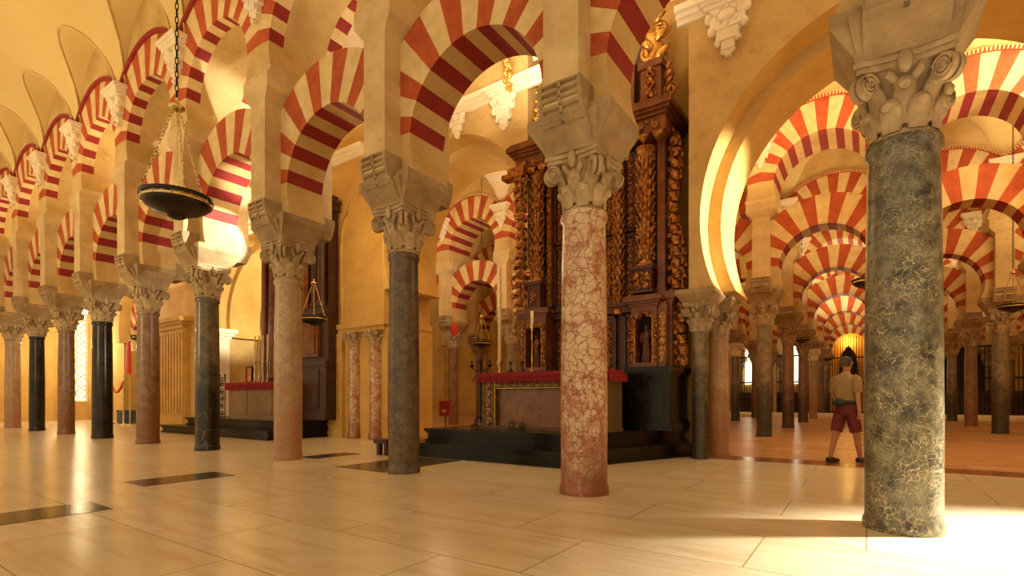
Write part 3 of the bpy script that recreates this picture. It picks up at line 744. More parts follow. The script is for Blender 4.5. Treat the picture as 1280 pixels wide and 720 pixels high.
# ------------------------------------------------------------------ twin columns of the great arch
def slim_column(x, y, m, r, ztop, label, capm):
    t = thing('marble_column', label, 'column', (x, y, 0))
    s = link('shaft', SH[m], t); s.scale = (r, r, (ztop-.50)/3.14)
    c = link('capital', capm, t, (0, 0, ztop-3.75*.82)); c.scale = (.78, .78, .82)
    mb = MB(); mb.frustum((.25, .27), (.32, .42), ztop, ztop+.12); mb.box(-.33, .33, -.43, .43, ztop+.12, ztop+.2)
    link('impost_block', mb.mesh('impost_block', 'stone'), t)
    return t
slim_column(-2.44, 9.50, 'm_grey', .145, 2.76, 'slim front column under the great arch, touching the altarpiece', CAP)
slim_column(-2.36, 10.55, 'm_pink', .185, 2.76, 'slim rear column under the great arch, right of its twin', CAP)
slim_column(3.4, 9.6, 'm_grey', .18, 2.76, 'slim column carrying the right foot of the great arch', CAP)
def engaged(x, label):
    t = thing('engaged_column', label, 'column', (x, WY0, 0))
    mb = MB(); mb.lathe([(.2, 0), (.2, .15), (.17, .2), (.17, 2.4), (.18, 2.45)], 20, (0, -.02)); link('shaft', mb.mesh('shaft', 'm_breccia'), t)
    c = link('capital', CAP, t, (0, -.02, 2.86-3.75*.68)); c.scale = (.75, .75, .68)
engaged(-11.45, 'left pink engaged column on the ochre wall right of the dark wooden altarpiece')
engaged(-10.6, 'right pink engaged column on the ochre wall, beside the dark brown column')
mb = MB(); mb.box(-12.25, -12.13, WY0-.13, WY0-.1, 1.6, 2.8); mb.box(-12.22, -12.16, WY0-.15, WY0-.13, 1.65, 2.75)
tag(link('wall_plaque', mb.mesh('wall_plaque', 'wood_brown')), 'narrow upright wooden plaque hanging on the ochre wall', 'plaque')

# white stucco brackets on the chapel wall
def wall_bracket(x, z, label, s=1.0, y=WY0):
    mb = MB()
    def b(hx, d, z0, z1): mb.box(-hx*s, hx*s, -d*s, 0, z0*s, z1*s)
    b(.50, .34, .62, .72); b(.45, .28, .56, .62); b(.40, .22, .50, .56); b(.30, .17, .10, .50)
    b(.20, .14, -.10, .10); b(.12, .11, -.26, -.10); b(.06, .09, -.38, -.26)
    mb.ball((0, -.18*s, .32*s), .13*s, 10, sx=1.2, sy=.6, sz=.8)
    for k in range(8):
        a = 2*PI*k/8; mb.ball((.2*s*math.cos(a), -.17*s, .32*s+.15*s*math.sin(a)), .045*s, 6)
    for q in (-1, 1):
        mb.ball((q*.32*s, -.12*s, .38*s), .09*s, 8); mb.ball((q*.28*s, -.12*s, .12*s), .08*s, 8); mb.ball((q*.18*s, -.1*s, -.12*s), .06*s, 8)
        mb.ball((q*.09*s, -.08*s, -.3*s), .045*s, 8)
    o = link('stucco_bracket', mb.mesh('stucco_bracket', 'white_plaster'), None, (x, y, z)); tag(o, label, 'bracket'); return o
wall_bracket(-1.90, 7.12, 'white stucco bracket on the wall above the great arch, right of the altarpiece', .9)
wall_bracket(-6.47, 7.20, 'white stucco bracket under a gilded garland, left of the altarpiece', .85)
wall_bracket(-7.8, 7.32, 'smaller white stucco bracket left of the garlanded one', .62)
# gilded garland rising over the white vault
t = thing('gilded_garland', 'gilded leafy garland above a white bracket, left of the pier over the breccia column', 'garland', (-6.2, 9.0, 7.55))
mb = MB()
for i in range(22):
    f = i/21; x = .05*math.sin(i*1.7); z = 1.1*f; wq = .05+.16*f**2
    y = -.06-.25*f**1.5
    mb.ball((x+wq*.5*math.cos(i*2.4), y, z), .045+.04*f, 6); mb.ball((x-wq*.5*math.cos(i*2.1), y-.03, z+.03), .04+.05*f, 6)
link('garland_leaves', mb.mesh('garland_leaves', 'gold'), t)

# ------------------------------------------------------------------ black marble altar steps
def steps(label, loc, polys, h=.25):
    t = thing('altar_steps', label, 'steps', loc)
    for i, p in enumerate(polys):
        mb = MB(); z0 = i*h
        cx = sum(q[0] for q in p)/len(p); cy = sum(q[1] for q in p)/len(p)
        def grow(d): return [(x+(d if x > cx else -d), y+(d if y > cy else -d)) for x, y in p]
        mb.prism(grow(0), z0, z0+.05); mb.prism(grow(-.04), z0+.05, z0+h-.08); mb.prism(grow(-.015), z0+h-.08, z0+h-.05); mb.prism(grow(.015), z0+h-.05, z0+h)
        link('step', mb.mesh('step', 'black_marble'), t)
    return t
def shift(p, o): return [(x-o[0], y-o[1]) for x, y in p]
o1 = (-5.0, 8.5)
steps('black marble altar steps under the great gilded altarpiece', (o1[0], o1[1], 0),
      [shift([(-7.3, 6.93), (-3.78, 6.93), (-2.66, 9.78), (-2.72, 10.19), (-5.72, 10.19), (-5.72, 9.1), (-7.3, 9.1)], o1),
       shift([(-7.0, 7.26), (-3.98, 7.26), (-2.86, 9.78), (-2.86, 10.19), (-5.74, 10.19), (-5.74, 9.12), (-7.0, 9.12)], o1)])
mb = MB(); mb.box(-7.72, -7.36, 6.62, 7.4, .22, .30); mb.box(-7.68, -7.60, 6.66, 6.74, 0, .22); mb.box(-7.48, -7.40, 6.66, 6.74, 0, .22)
mb.box(-7.68, -7.60, 7.28, 7.36, 0, .22); mb.box(-7.48, -7.40, 7.28, 7.36, 0, .22)
tag(link('kneeling_bench', mb.mesh('kneeling_bench', 'wood_dark')), 'low black bench at the left end of the great altar steps', 'bench')
o2 = (-15.2, 8.2)
steps('black marble steps under the small wooden altar at left', (o2[0], o2[1], 0),
      [shift([(-18.6, 7.3), (-12.5, 7.3), (-12.5, 9.18), (-18.6, 9.18)], o2), shift([(-17.8, 7.7), (-12.5, 7.7), (-12.5, 9.18), (-17.8, 9.18)], o2)], .24)

# ------------------------------------------------------------------ great altar table
t = thing('altar_table', 'long altar with crimson cover and red marble front before the gilded altarpiece', 'altar', (-4.86, 8.40, .5))
mb = MB(); mb.box(-1.2, 1.2, -.36, .22, 0, .96); link('altar_body', mb.mesh('altar_body', 'altar_marble'), t)
mb = MB()
mb.box(-1.30, -.98, -.44, .24, 0, .96); mb.box(.98, 1.30, -.44, .24, 0, .96); mb.box(-.98, .98, -.44, -.40, .76, .96); mb.box(-1.32, 1.32, -.46, .25, 0, .05)
link('brocade_frontal', mb.mesh('brocade_frontal', 'lace'), t)
mb = MB()
for xx in (-.98, .98): mb.tube([(xx, -.45, .05), (xx, -.45, .96)], .012, 5)
mb.tube([(-.98, -.45, .76), (.98, -.45, .76)], .012, 5)
rnd = random.Random(3)
for xx in (-1.14, 1.14):
    for i in range(5):
        z = .14+i*.17
        for s in (-1, 1):
            mb.tube([(xx+s*(.02+.07*(1-u)*math.cos(u*7)), -.455, z+.07*math.sin(u*7)) for u in [k/12 for k in range(13)]], .008, 4)
for i in range(11):
    x = -.88+i*.176; mb.tube([(x+.06*math.cos(a), -.45, .86+.06*math.sin(a)) for a in [2*PI*k/10 for k in range(10)]], .008, 4, closed=True)
link('gilt_trim', mb.mesh('gilt_trim', 'gold'), t)
mb = MB(); mb.box(-1.38, 1.38, -.50, .26, .96, 1.0); mb.box(-1.38, 1.38, -.50, -.47, .88, .98)
for i in range(60): mb.box(-1.37+i*.0457, -1.345+i*.0457, -.51, -.48, .87, .98)
mb.box(-1.39, -1.36, -.50, .26, .86, .98); mb.box(1.36, 1.39, -.50, .26, .86, .98); mb.box(-1.34, 1.34, -.46, .24, 1.0, 1.06)
link('crimson_cover', mb.mesh('crimson_cover', 'red_cloth'), t)

# ------------------------------------------------------------------ carving helpers
def spiral(mb, x, y, z, r, turns=1.6, hand=1, th=.02, mi=0, rot=0, n=22, fade=.8):
    pts = []; ws = []
    for k in range(n+1):
        u = k/n; rr = r*(1-fade*u); a = rot+hand*turns*2*PI*u
        pts.append((x+rr*math.cos(a), y-.25*th*u*3, z+rr*math.sin(a))); ws.append(th*(.55+.75*u))
    mb.sweep(pts, ws, ws, (0, 1, 0), 6, mi)
def leaf2(mb, x, y, z, a, L, w_, mi=0, out=.05):
    pts = []; ws = []
    for k in range(6):
        u = k/5; pts.append((x+L*u*math.cos(a)+.12*L*math.sin(3*u)*math.sin(a), y-out*math.sin(PI*u)-.01, z+L*u*math.sin(a)-.12*L*math.sin(3*u)*math.cos(a)))
        ws.append(max(.004, w_*math.sin(PI*(.12+.82*u))))
    mb.sweep(pts, ws, [q*.45 for q in ws], (math.sin(a), 0, -math.cos(a)), 6, mi)
def carving(mb, x0, x1, z0, z1, y, sd=1, size=.12, mi=0):
    """mirrored acanthus scrolls filling a panel facing -y"""
    r = random.Random(sd); cx = (x0+x1)/2; hw = (x1-x0)/2; z = z0+size*.7; i = 0
    while z < z1-size*.5:
        s = size*r.uniform(.8, 1.1)
        if hw > size*1.3:
            for q in (-1, 1):
                spiral(mb, cx+q*min(hw-s*.8, s*1.05), y, z, s*.72, 1.4, q*(1 if i % 2 else -1), s*.17, mi, r.uniform(0, 6))
                for k in range(3): leaf2(mb, cx+q*s*.5, y, z, PI/2+q*(-.5-k*.8), s*.9, s*.2, mi, s*.3)
                if hw > size*2.4: spiral(mb, cx+q*(hw-s*.7), y, z+s*.4, s*.5, 1.3, -q, s*.15, mi, r.uniform(0, 6))
        else:
            spiral(mb, cx, y, z, min(hw*.9, s*.7), 1.5, 1 if i % 2 else -1, s*.16, mi, r.uniform(0, 6))
            for k in range(3): leaf2(mb, cx, y, z, r.uniform(0, 6), s*.7, s*.17, mi, s*.25)
        mb.ball((cx, y-s*.12, z+s*.55), s*.24, 7, mi)
        z += s*1.35; i += 1
def ornate_column(r, z0, z1, sd=1):
    """bulging carved altar column around the local axis"""
    mb = MB(); H_ = z1-z0; q = []
    ks = [(1.25, 0), (1.35, .02), (1.05, .04), (.85, .06), (1.0, .10), (1.1, .16), (.9, .22), (.7, .27), (1.1, .30), (1.1, .32), (.75, .35), (.85, .45), (1.0, .56), (.95, .62), (.7, .66),
          (1.15, .68), (1.15, .70), (.8, .73), (.9, .80), (.75, .86), (.85, .88), (1.1, .93), (1.4, .97), (1.4, 1)]
    mb.lathe([(r*a, z0+H_*b) for a, b in ks], 18)
    rr = random.Random(sd)
    nlev = int(H_/.11)
    for i in range(nlev):
        z = z0+H_*(.05+.88*i/nlev)
        for k in range(6):
            a = 2*PI*k/6+i*.55; R = r*1.02; ca, sa = math.cos(a), math.sin(a)
            pts = []; L = .13
            for u in (0, .3, .6, .85, 1): pts.append((ca*(R+.05*u*u), sa*(R+.05*u*u), z+L*u-(.03 if u == 1 else 0)))
            mb.sweep(pts, [.02, .034, .036, .028, .012], [.012, .016, .018, .018, .01], (-sa, ca, 0), 6)
            if (i+k) % 3 == 0: mb.ball((ca*(R+.03), sa*(R+.03), z+.03), .026, 6)
    return mb
def statue(h, sd=0):
    """robed standing figure, feet at z=0, facing -y"""
    mb = MB(); k = h
    mb.sweep([(0, 0, 0), (.02*k, 0, .12*k), (.03*k, 0, .30*k), (.01*k, -.01*k, .46*k), (-.015*k, 0, .60*k), (0, .01*k, .74*k), (.005*k, 0, .80*k), (.005*k, 0, .83*k), (.005*k, -.005*k, .86*k)],
             [.12*k, .115*k, .105*k, .10*k, .085*k, .115*k, .09*k, .035*k, .033*k], [.09*k, .085*k, .08*k, .075*k, .06*k, .07*k, .05*k, .035*k, .033*k], (1, 0, 0), 14)
    mb.ball((.008*k, -.01*k, .915*k), .058*k, 10, sx=.85, sy=.95, sz=1.15)
    mb.ball((.008*k, -.068*k, .905*k), .012*k, 6)
    for s, pts in ((-1, [(-.11, 0, .76), (-.15, -.02, .62), (-.10, -.10, .54), (-.02, -.12, .58)]), (1, [(.11, 0, .76), (.17, -.03, .64), (.16, -.10, .74), (.13, -.13, .84)])):
        mb.sweep([tuple(c*k for c in p) for p in pts], [.036*k, .032*k, .026*k, .018*k], [.036*k, .032*k, .026*k, .018*k], (0, 1, 0), 8)
    for i in range(5):
        a = -.6+i*.3; mb.sweep([(math.sin(a)*.08*k, -.07*k, .52*k), (math.sin(a)*.1*k+.01*k, -.088*k, .28*k), (math.sin(a)*.12*k, -.088*k, .02*k)], .012*k, .014*k, (1, 0, 0), 5)
    mb.sweep([(-.1*k, -.05*k, .72*k), (0, -.10*k, .56*k), (.1*k, -.08*k, .42*k)], [.03*k, .045*k, .02*k], .02*k, (0, 0, 1), 6)
    return mb

# ------------------------------------------------------------------ great gilded altarpiece
RX, RY = -4.45, 9.35
R = thing('gilded_altarpiece', 'towering carved gilt and red-brown wooden altarpiece behind the crimson-covered altar', 'altarpiece', (RX, RY, .5))
def part(name, mb, m, parent=R, loc=(0, 0, 0), rz=0): return link(name, mb.mesh(name, m), parent, loc, rz)
# backing board; local x = world-RX, z = world-.5
mb = MB(); mb.box(-1.43, 1.36, .25, .80, 0, 5.55); mb.box(-.95, .95, .28, .75, 5.55, 7.6); part('backboard', mb, 'wood_red')
# black marble plinth : middle and both projecting pedestals
def pedestal(x0, x1, y0, y1):
    mb = MB()
    mb.box(x0-.05, x1+.05, y0-.05, y1, 0, .12); mb.box(x0-.02, x1+.02, y0-.02, y1, .12, .18); mb.box(x0, x1, y0, y1, .18, .86)
    mb.box(x0, x1, y0, y1, .86, .98); mb.box(x0-.03, x1+.03, y0-.03, y1, .98, 1.04); mb.box(x0-.07, x1+.07, y0-.07, y1, 1.04, 1.14)
    for (a, b) in ((x0+.1, x1-.1),):
        mb.box(a, b, y0-.015, y0, .28, .76)
    return mb
part('marble_plinth', pedestal(.86, 1.60, -.30, .80), 'black_marble'); part('marble_plinth', pedestal(-1.62, -.95, -.20, .80), 'black_marble')
mb = MB(); mb.box(-.93, .78, .0, .3, 0, .95); part('marble_plinth', mb, 'black_marble')
def niche_pedestal(x0, x1, y0, y1, sd):
    """box pedestal with arched niche on the front, z 1.02 .. 2.32"""
    z0, z1 = 1.14, 2.24; cx = (x0+x1)/2; hw = (x1-x0)/2*.62; zc = 1.98; mb = MB()
    mb.box(x0, x1, y0+.28, y1, z0, z1); mb.box(x0, cx-hw, y0, y0+.28, z0, z1); mb.box(cx+hw, x1, y0, y0+.28, z0, z1); mb.box(cx-hw, cx+hw, y0, y0+.28, z0, z0+.08)
    n = 12; top = []
    for i in range(n):
        a, b = PI*i/n, PI*(i+1)/n
        p = [(cx+hw*math.cos(a), zc+hw*.8*math.sin(a)), (cx+hw*math.cos(b), zc+hw*.8*math.sin(b))]
        mb.add([(p[0][0], y0, p[0][1]), (p[0][0], y0, z1), (p[1][0], y0, z1), (p[1][0], y0, p[1][1])], [(0, 3, 2, 1)])
        mb.add([(p[0][0], y0, p[0][1]), (p[1][0], y0, p[1][1]), (p[1][0], y0+.28, p[1][1]), (p[0][0], y0+.28, p[0][1])], [(0, 1, 2, 3)])
    body = part('pedestal', mb, 'wood_brown')
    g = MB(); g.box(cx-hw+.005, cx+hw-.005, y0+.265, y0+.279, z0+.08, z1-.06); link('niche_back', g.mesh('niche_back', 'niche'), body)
    g = MB()
    g.tube([(cx-hw-.02, y0-.01, z0+.08)]+[(cx-(hw+.02)*math.cos(a), y0-.01, zc+(hw*.8+.02)*math.sin(a)) for a in [PI*i/14 for i in range(15)]]+[(cx+hw+.02, y0-.01, z0+.08)], .022, 6)
    for q in (-1, 1):
        carving(g, cx+q*(hw+.03) if q > 0 else x0, x1 if q > 0 else cx-hw-.03, z0+.1, z1-.1, y0-.01, sd+q, .09)
    carving(g, x0+.02, x1-.02, z1-.22, z1, y0-.01, sd+5, .1)
    link('niche_carving', g.mesh('niche_carving', 'gilt'), body)
    f = link('carved_figure', statue(.70).mesh('carved_figure', 'wood_brown'), body, (cx, y0+.13, z0+.09))
    g = MB()
    for (d, a, b) in ((.03, z1, z1+.05), (.07, z1+.05, z1+.09), (.12, z1+.09, z1+.16), (.08, z1+.16, z1+.2)): g.box(x0-d, x1+d, y0-d, y1, a, b)
    link('cornice', g.mesh('cornice', 'wood_brown'), body)
    return body
pr = niche_pedestal(.88, 1.36, -.26, .80, 11)
pl = niche_pedestal(-1.60, -1.00, -.16, .80, 21)
# side face of the right pedestal with gilt drops, and fluted outer pilaster
mb = MB(); mb.box(1.36, 1.58, -.10, .80, 1.14, 2.3); mb.box(1.36, 1.52, -.22, -.10, 1.14, 2.3)
for (d, a, b) in ((.03, 2.3, 2.36), (.08, 2.36, 2.44), (.04, 2.44, 2.5)): mb.box(1.36, 1.58+d, -.1-d, .8, a, b)
part('side_pilaster', mb, 'wood_brown')
mb = MB(); carving(mb, 1.38, 1.51, 1.2, 2.2, -.23, 31, .09); part('gilt_drops', mb, 'gold'); mb = MB(); s0 = 0
carving(mb, 0, .8, 1.1, 2.2, 0, 33, .13); mb.xf(Matrix.Translation((1.59, 0, 0)) @ Matrix.Rotation(PI/2, 4, 'Z'), s0)
part('gilt_drops', mb, 'gold')
# small carved blocks that carry the columns
def plinth_block(x0, x1, y0, y1, z0, z1, sd):
    mb = MB(); mb.box(x0, x1, y0, y1, z0, z1); mb.box(x0-.04, x1+.04, y0-.04, y1, z1-.07, z1); mb.box(x0-.04, x1+.04, y0-.04, y1, z0, z0+.05)
    b = part('column_block', mb, 'wood_red'); g = MB(); carving(g, x0, x1, z0+.05, z1-.07, y0-.01, sd, .12)
    link('block_carving', g.mesh('block_carving', 'gilt'), b)
plinth_block(.90, 1.24, -.2, .5, 2.5, 3.0, 41); plinth_block(-1.42, -1.12, -.2, .5, 2.44, 3.0, 43)
mb = ornate_column(.135, 3.0, 5.2, 5); part('carved_column', mb, 'gilt', R, (1.07, -.02, 0))
mb = ornate_column(.12, 3.0, 5.3, 6); part('carved_column', mb, 'gilt', R, (-1.28, -.06, 0))
for x, s in ((.48, 7), (-.62, 8)):
    mb = ornate_column(.085, 2.2, 5.2, s); part('carved_column', mb, 'gilt', R, (x, .12, 0))
# smooth warm pilaster right of the column
mb = MB(); mb.box(1.28, 1.42, .0, .5, 2.5, 5.35); mb.box(1.26, 1.44, -.02, .5, 2.5, 2.6); part('pilaster', mb, 'wood_brown')
mb = MB(); mb.box(-1.1, -1.0, .05, .5, 2.5, 5.35); carving(mb, -1.1, -1.0, 2.6, 5.3, .04, 55, .09); part('pilaster', mb, 'gilt')
# outer scroll wings
def wing(x, sgn, z0, z1, sd, wsc=1.0, yy=0.0):
    mb = MB(); r = random.Random(sd); z = z0; i = 0
    prof = []
    while z < z1:
        f = (z-z0)/(z1-z0); wv = (.30+.08*math.sin(f*9)-.10*f)*wsc
        spiral(mb, x+sgn*wv*.55, .1+yy, z+.1, .15*(1-.25*f), 1.5, sgn if i % 2 else -sgn, .035, 0, r.uniform(0, 6), 24)
        for k in range(4): leaf2(mb, x+sgn*wv*.3, .08+yy, z+.05, PI/2-sgn*(.2+k*.45), .17, .045, 0, .05)
        mb.ball((x+sgn*wv*.95, .08+yy, z+.02), .04, 7)
        mb.sweep([(x, .16+yy, z), (x+sgn*wv*.9, .16+yy, z+.06), (x+sgn*wv*.8, .16+yy, z+.2), (x, .16+yy, z+.24)], .05, .04, (0, 1, 0), 6)
        z += .2; i += 1
    return mb
part('scroll_wing', wing(1.44, 1, 2.55, 5.2, 61), 'gilt'); part('scroll_wing', wing(-1.46, -1, 2.5, 5.3, 62, .8, -.36), 'gilt')
part('scroll_wing', wing(1.58, 1, 1.15, 2.3, 63, .55), 'gilt')
# panels between
def panel(x0, x1, z0, z1, sd, y=.2):
    mb = MB(); mb.box(x0, x1, y, y+.06, z0, z1)
    for (a, b, c_, d) in ((x0, x0+.04, z0, z1), (x1-.04, x1, z0, z1), (x0, x1, z0, z0+.05), (x0, x1, z1-.05, z1)): mb.box(a, b, y-.04, y, c_, d)
    p = part('panel', mb, 'wood_red'); g = MB(); carving(g, x0+.05, x1-.05, z0+.06, z1-.06, y-.005, sd, .11)
    link('panel_carving', g.mesh('panel_carving', 'gilt'), p)
for i, (z0, z1) in enumerate([(1.0, 2.2), (2.45, 3.75), (3.8, 5.3)]):
    panel(.56, .82, z0, z1, 70+i); panel(-.98, -.72, z0, z1, 80+i); panel(.12, .40, z0, z1, 90+i); panel(-.55, -.2, z0, z1, 95+i)
for (a, b) in ((-.18, .10),): panel(a, b, 1.0, 5.3, 99, .22)
mb = MB(); mb.box(-1.0, .86, .05, .3, 2.22, 2.42); mb.box(-1.02, .88, .0, .3, 2.34, 2.42); part('middle_ledge', mb, 'wood_red')
# entablature
mb = MB()
for (x0, x1, y0) in ((.86, 1.52, -.28), (-1.68, -1.0, -.26)):
    for (d, z0, z1) in ((0, 5.35, 5.62), (.05, 5.62, 5.68), (.1, 5.68, 5.74), (.15, 5.74, 5.84), (.1, 5.84, 5.9)):
        mb.box(x0-d, x1+d, y0-d, .8 if x0 > 0 else -.16, z0, z1)
        if x0 < 0: mb.box(-1.43, x1+d, -.16, .8, z0, z1)
mb.box(-1.0, .8, .05, .8, 5.35, 5.62); mb.box(-1.0, .8, -.05, .8, 5.74, 5.88)
en = part('entablature', mb, 'wood_brown')
mb = MB(); carving(mb, .86, 1.52, 5.36, 5.62, -.29, 101, .14); carving(mb, -1.66, -1.02, 5.36, 5.62, -.27, 102, .14)
for x in (.85, 1.1, 1.36, -1.6, -1.3, -1.05):
    for k in range(3): leaf2(mb, x, -.2, 5.22, PI/2+(-.5+.5*k), .2, .05, 0, .08)
link('frieze_carving', mb.mesh('frieze_carving', 'gilt'), en)
mb = MB(); carving(mb, 0, .8, 5.3, 5.62, 0, 104, .14); mb.xf(Matrix.Translation((1.54, 0, 0)) @ Matrix.Rotation(PI/2, 4, 'Z'), 0)
link('frieze_carving', mb.mesh('frieze_carving', 'gilt'), en)
# crown: attic blocks and finials
mb = MB(); mb.box(1.0, 1.38, -.1, .5, 5.9, 6.75); mb.box(.96, 1.42, -.14, .5, 6.62, 6.75); mb.box(.98, 1.40, -.12, .5, 5.9, 6.0)
mb.box(-1.0, .8, .1, .7, 5.9, 7.0); mb.box(-1.42, -1.10, -.05, .5, 5.9, 6.3)
at = part('attic', mb, 'wood_brown')
mb = MB(); carving(mb, 1.0, 1.38, 6.0, 6.6, -.12, 111, .15); carving(mb, -.95, .75, 6.0, 6.9, .08, 112, .2)
for q in range(5): leaf2(mb, 1.44, 0, 5.95+q*.14, PI/2-.5, .22, .05); 
spiral(mb, 1.52, 0, 6.15, .14, 1.6, 1, .035); spiral(mb, 1.50, 0, 6.45, .10, 1.6, -1, .03)
link('attic_carving', mb.mesh('attic_carving', 'gilt'), at)
def finial(x, zb, h, y=.1):
    mb = MB(); n = 6
    spiral(mb, x-.05*h, y, zb+.16*h, .12*h, 1.7, 1, .03*h); spiral(mb, x+.07*h, y, zb+.38*h, .10*h, 1.6, -1, .028*h); spiral(mb, x+.02*h, y, zb+.82*h, .07*h, 1.5, 1, .02*h)
    mb.sweep([(x-.1*h, y, zb), (x+.02*h, y, zb+.2*h), (x-.06*h, y, zb+.42*h), (x+.05*h, y, zb+.62*h), (x, y, zb+.8*h), (x+.03*h, y, zb+h)], [.07*h, .08*h, .07*h, .055*h, .035*h, .012*h], [.04*h]*4+[.02*h, .01*h], (1, 0, 0), 8)
    for k in range(9):
        f = k/8; leaf2(mb, x, y-.02, zb+.05*h+.8*h*f, PI/2+(.9 if k % 2 else -.9), .22*h*(1-.6*f), .045*h, 0, .05*h)
    for k in range(5): mb.ball((x+.13*h*math.cos(k*1.9), y-.02, zb+h*(.1+.17*k)), .025*h, 6)
    return mb
part('finial', finial(1.2, 6.75, 1.7), 'gold'); part('finial', finial(-1.32, 6.3, 1.0), 'gold'); part('finial', finial(0, 7.6, 1.2, .4), 'gold')
# carved brackets stepping out at upper left
mb = MB(); mb.box(-1.95, -1.4, -.4, -.17, 5.2, 5.3); mb.box(-1.8, -1.4, -.4, -.17, 5.3, 5.4)
for i in range(7): spiral(mb, -1.62+.03*i, -.26, 4.4+i*.13, .1, 1.4, -1, .03, 0, i); leaf2(mb, -1.62, -.26, 4.35+i*.14, 2.4, .16, .04)
part('side_bracket', mb, 'gilt')

# ------------------------------------------------------------------ things around the great altar
def candlestick(h, r, base, mname, label, loc, candle=0, cat='candlestick', group=None, cr=None):
    t = thing('candlestick', label, cat, loc, 0, group)
    mb = MB(); mb.lathe([(r, 0), (r, .015), (r*.6, .05), (r*.25, .09), (r*.2, h*.2), (r*.42, h*.3), (r*.2, h*.4), (r*.16, h*.7), (r*.35, h*.8), (r*.2, h*.88), (r*.55, h*.96), (r*.6, h)], 14)
    link('stick', mb.mesh('stick', mname), t)
    if candle:
        c = cr or r*.22
        mb = MB(); mb.lathe([(c, h-.01), (c, h+candle), (c*.3, h+candle+.01)], 10); link('candle', mb.mesh('candle', 'wax'), t)
    return t
# four black iron prickets on the left of the altar
t = thing('iron_candelabrum', 'black wrought-iron candelabrum with scroll feet at the left end of the great altar', 'candelabrum', (-6.22, 8.0, .5))
mb = MB(); mb.tube([(0, 0, .08), (0, 0, 1.25)], .018, 8)
for a in range(3):
    an = a*2*PI/3+.5; mb.tube([(0, 0, .2), (.12*math.cos(an), .12*math.sin(an), .22), (.2*math.cos(an), .2*math.sin(an), .08), (.26*math.cos(an), .26*math.sin(an), .02), (.29*math.cos(an), .29*math.sin(an), .06)], .014, 6)
link('stand', mb.mesh('stand', 'iron'), t)
mb = MB(); mb.tube([(-.22, 0, 1.18), (-.11, 0, 1.1), (0, 0, 1.16), (.11, 0, 1.1), (.22, 0, 1.18)], .013, 6); mb.tube([(-.2, 0, .9), (-.1, 0, 1.02), (0, 0, .92), (.1, 0, 1.02), (.2, 0, .9)], .011, 6)
for x, z in ((-.22, 1.18), (0, 1.25), (.22, 1.18)): mb.lathe([(.012, z), (.05, z+.03), (.055, z+.045), (.015, z+.05), (.02, z+.12), (.006, z+.14)], 10, (x, 0))
link('branches', mb.mesh('branches', 'iron'), t)
candlestick(.22, .07, 0, 'iron', 'short black pricket on the altar cover, left one of the pair', (-5.72, 8.3, 1.561), 0, group=None)
candlestick(.22, .07, 0, 'iron', 'short black pricket on the altar cover, right one of the pair', (-5.44, 8.3, 1.561), 0)
t = candlestick(1.35, .12, 0, 'brass', 'tall brass stand bearing a long ivory candle left of the altarpiece', (-6.30, 8.75, .5), 1.95, 'candle stand', cr=.035)
candlestick(.9, .05, 0, 'gold', 'slim gilt candlestick with a short white candle against the altarpiece', (-5.35, 8.5, 1.561), .3, cr=.03)

t = thing('scroll_grille', 'low black iron scroll at the foot of the great altar front', 'ironwork', (-5.35, 7.82, .5))
mb = MB(); spiral(mb, .0, 0, .1, .09, 1.4, 1, .012); spiral(mb, .22, 0, .09, .07, 1.4, -1, .012); mb.tube([(-.1, 0, .02), (.3, 0, .02)], .01, 5); link('scrolls', mb.mesh('scrolls', 'iron'), t)

# red sign on a stand behind
t = thing('red_sign', 'small red notice panel on a post, just right of the dark brown column', 'sign', (-10.2, 11.4, 0))
mb = MB(); mb.box(-.2, .2, -.015, .015, .55, 1.0); link('sign_panel', mb.mesh('sign_panel', 'red_cloth'), t)
mb = MB(); mb.lathe([(.14, 0), (.14, .02), (.02, .04), (.018, .9)], 12, (0, .04)); link('post', mb.mesh('post', 'iron'), t)
mb = MB(); mb.box(-.1, .1, -.02, -.015, .72, .74); mb.box(-.1, .05, -.02, -.015, .68, .70); link('writing', mb.mesh('writing', 'wax'), t)
# red sanctuary lamp
mb = MB(); mb.lathe([(.02, 0), (.07, .05), (.09, .2), (.07, .35), (.02, .42)], 12); mb.tube([(0, 0, .4), (0, 0, 6.9)], .008, 4)
tag(link('sanctuary_lamp', mb.mesh('sanctuary_lamp', 'red_bright'), None, (-10.0, 11.6, 2.9)), 'small red glass sanctuary lamp hanging beside the dark brown column', 'lamp')

# ------------------------------------------------------------------ small wooden altar at left
t = thing('altar_table', 'small stone altar with crimson cover on the left black steps', 'altar', (-14.7, 8.35, .48))
mb = MB(); mb.box(-1.1, 1.3, -.32, .35, 0, .98); mb.box(-1.14, 1.34, -.36, .37, 0, .08); mb.box(-1.0, -.1, -.34, -.32, .15, .9); mb.box(.1, 1.2, -.34, -.32, .15, .9)
link('altar_body', mb.mesh('altar_body', 'altar_grey'), t)
mb = MB(); mb.box(-1.18, 1.38, -.4, .38, .98, 1.06)
for i in range(50): mb.box(-1.18+i*.0515, -1.15+i*.0515, -.41, -.38, .84, 1.0)
mb.box(-1.18, 1.38, -.40, -.37, .84, 1.0); mb.box(-1.19, -1.16, -.4, .38, .84, 1.0); link('crimson_cover', mb.mesh('crimson_cover', 'red_cloth'), t)
for i, (x, nm) in enumerate([(-14.95, 'leftmost'), (-14.72, 'second from left'), (-14.5, 'third from left'), (-14.28, 'rightmost')]):
    candlestick(.62, .075, 0, 'silver', 'silver candlestick with tall candle on the small altar, %s of four' % nm, (x, 8.35, 1.541), .75, group='silver candlesticks on the small altar', cr=.022)
t = thing('icon_picture', 'small dark-framed amber picture standing on the small altar', 'picture', (-15.35, 8.4, 1.541))
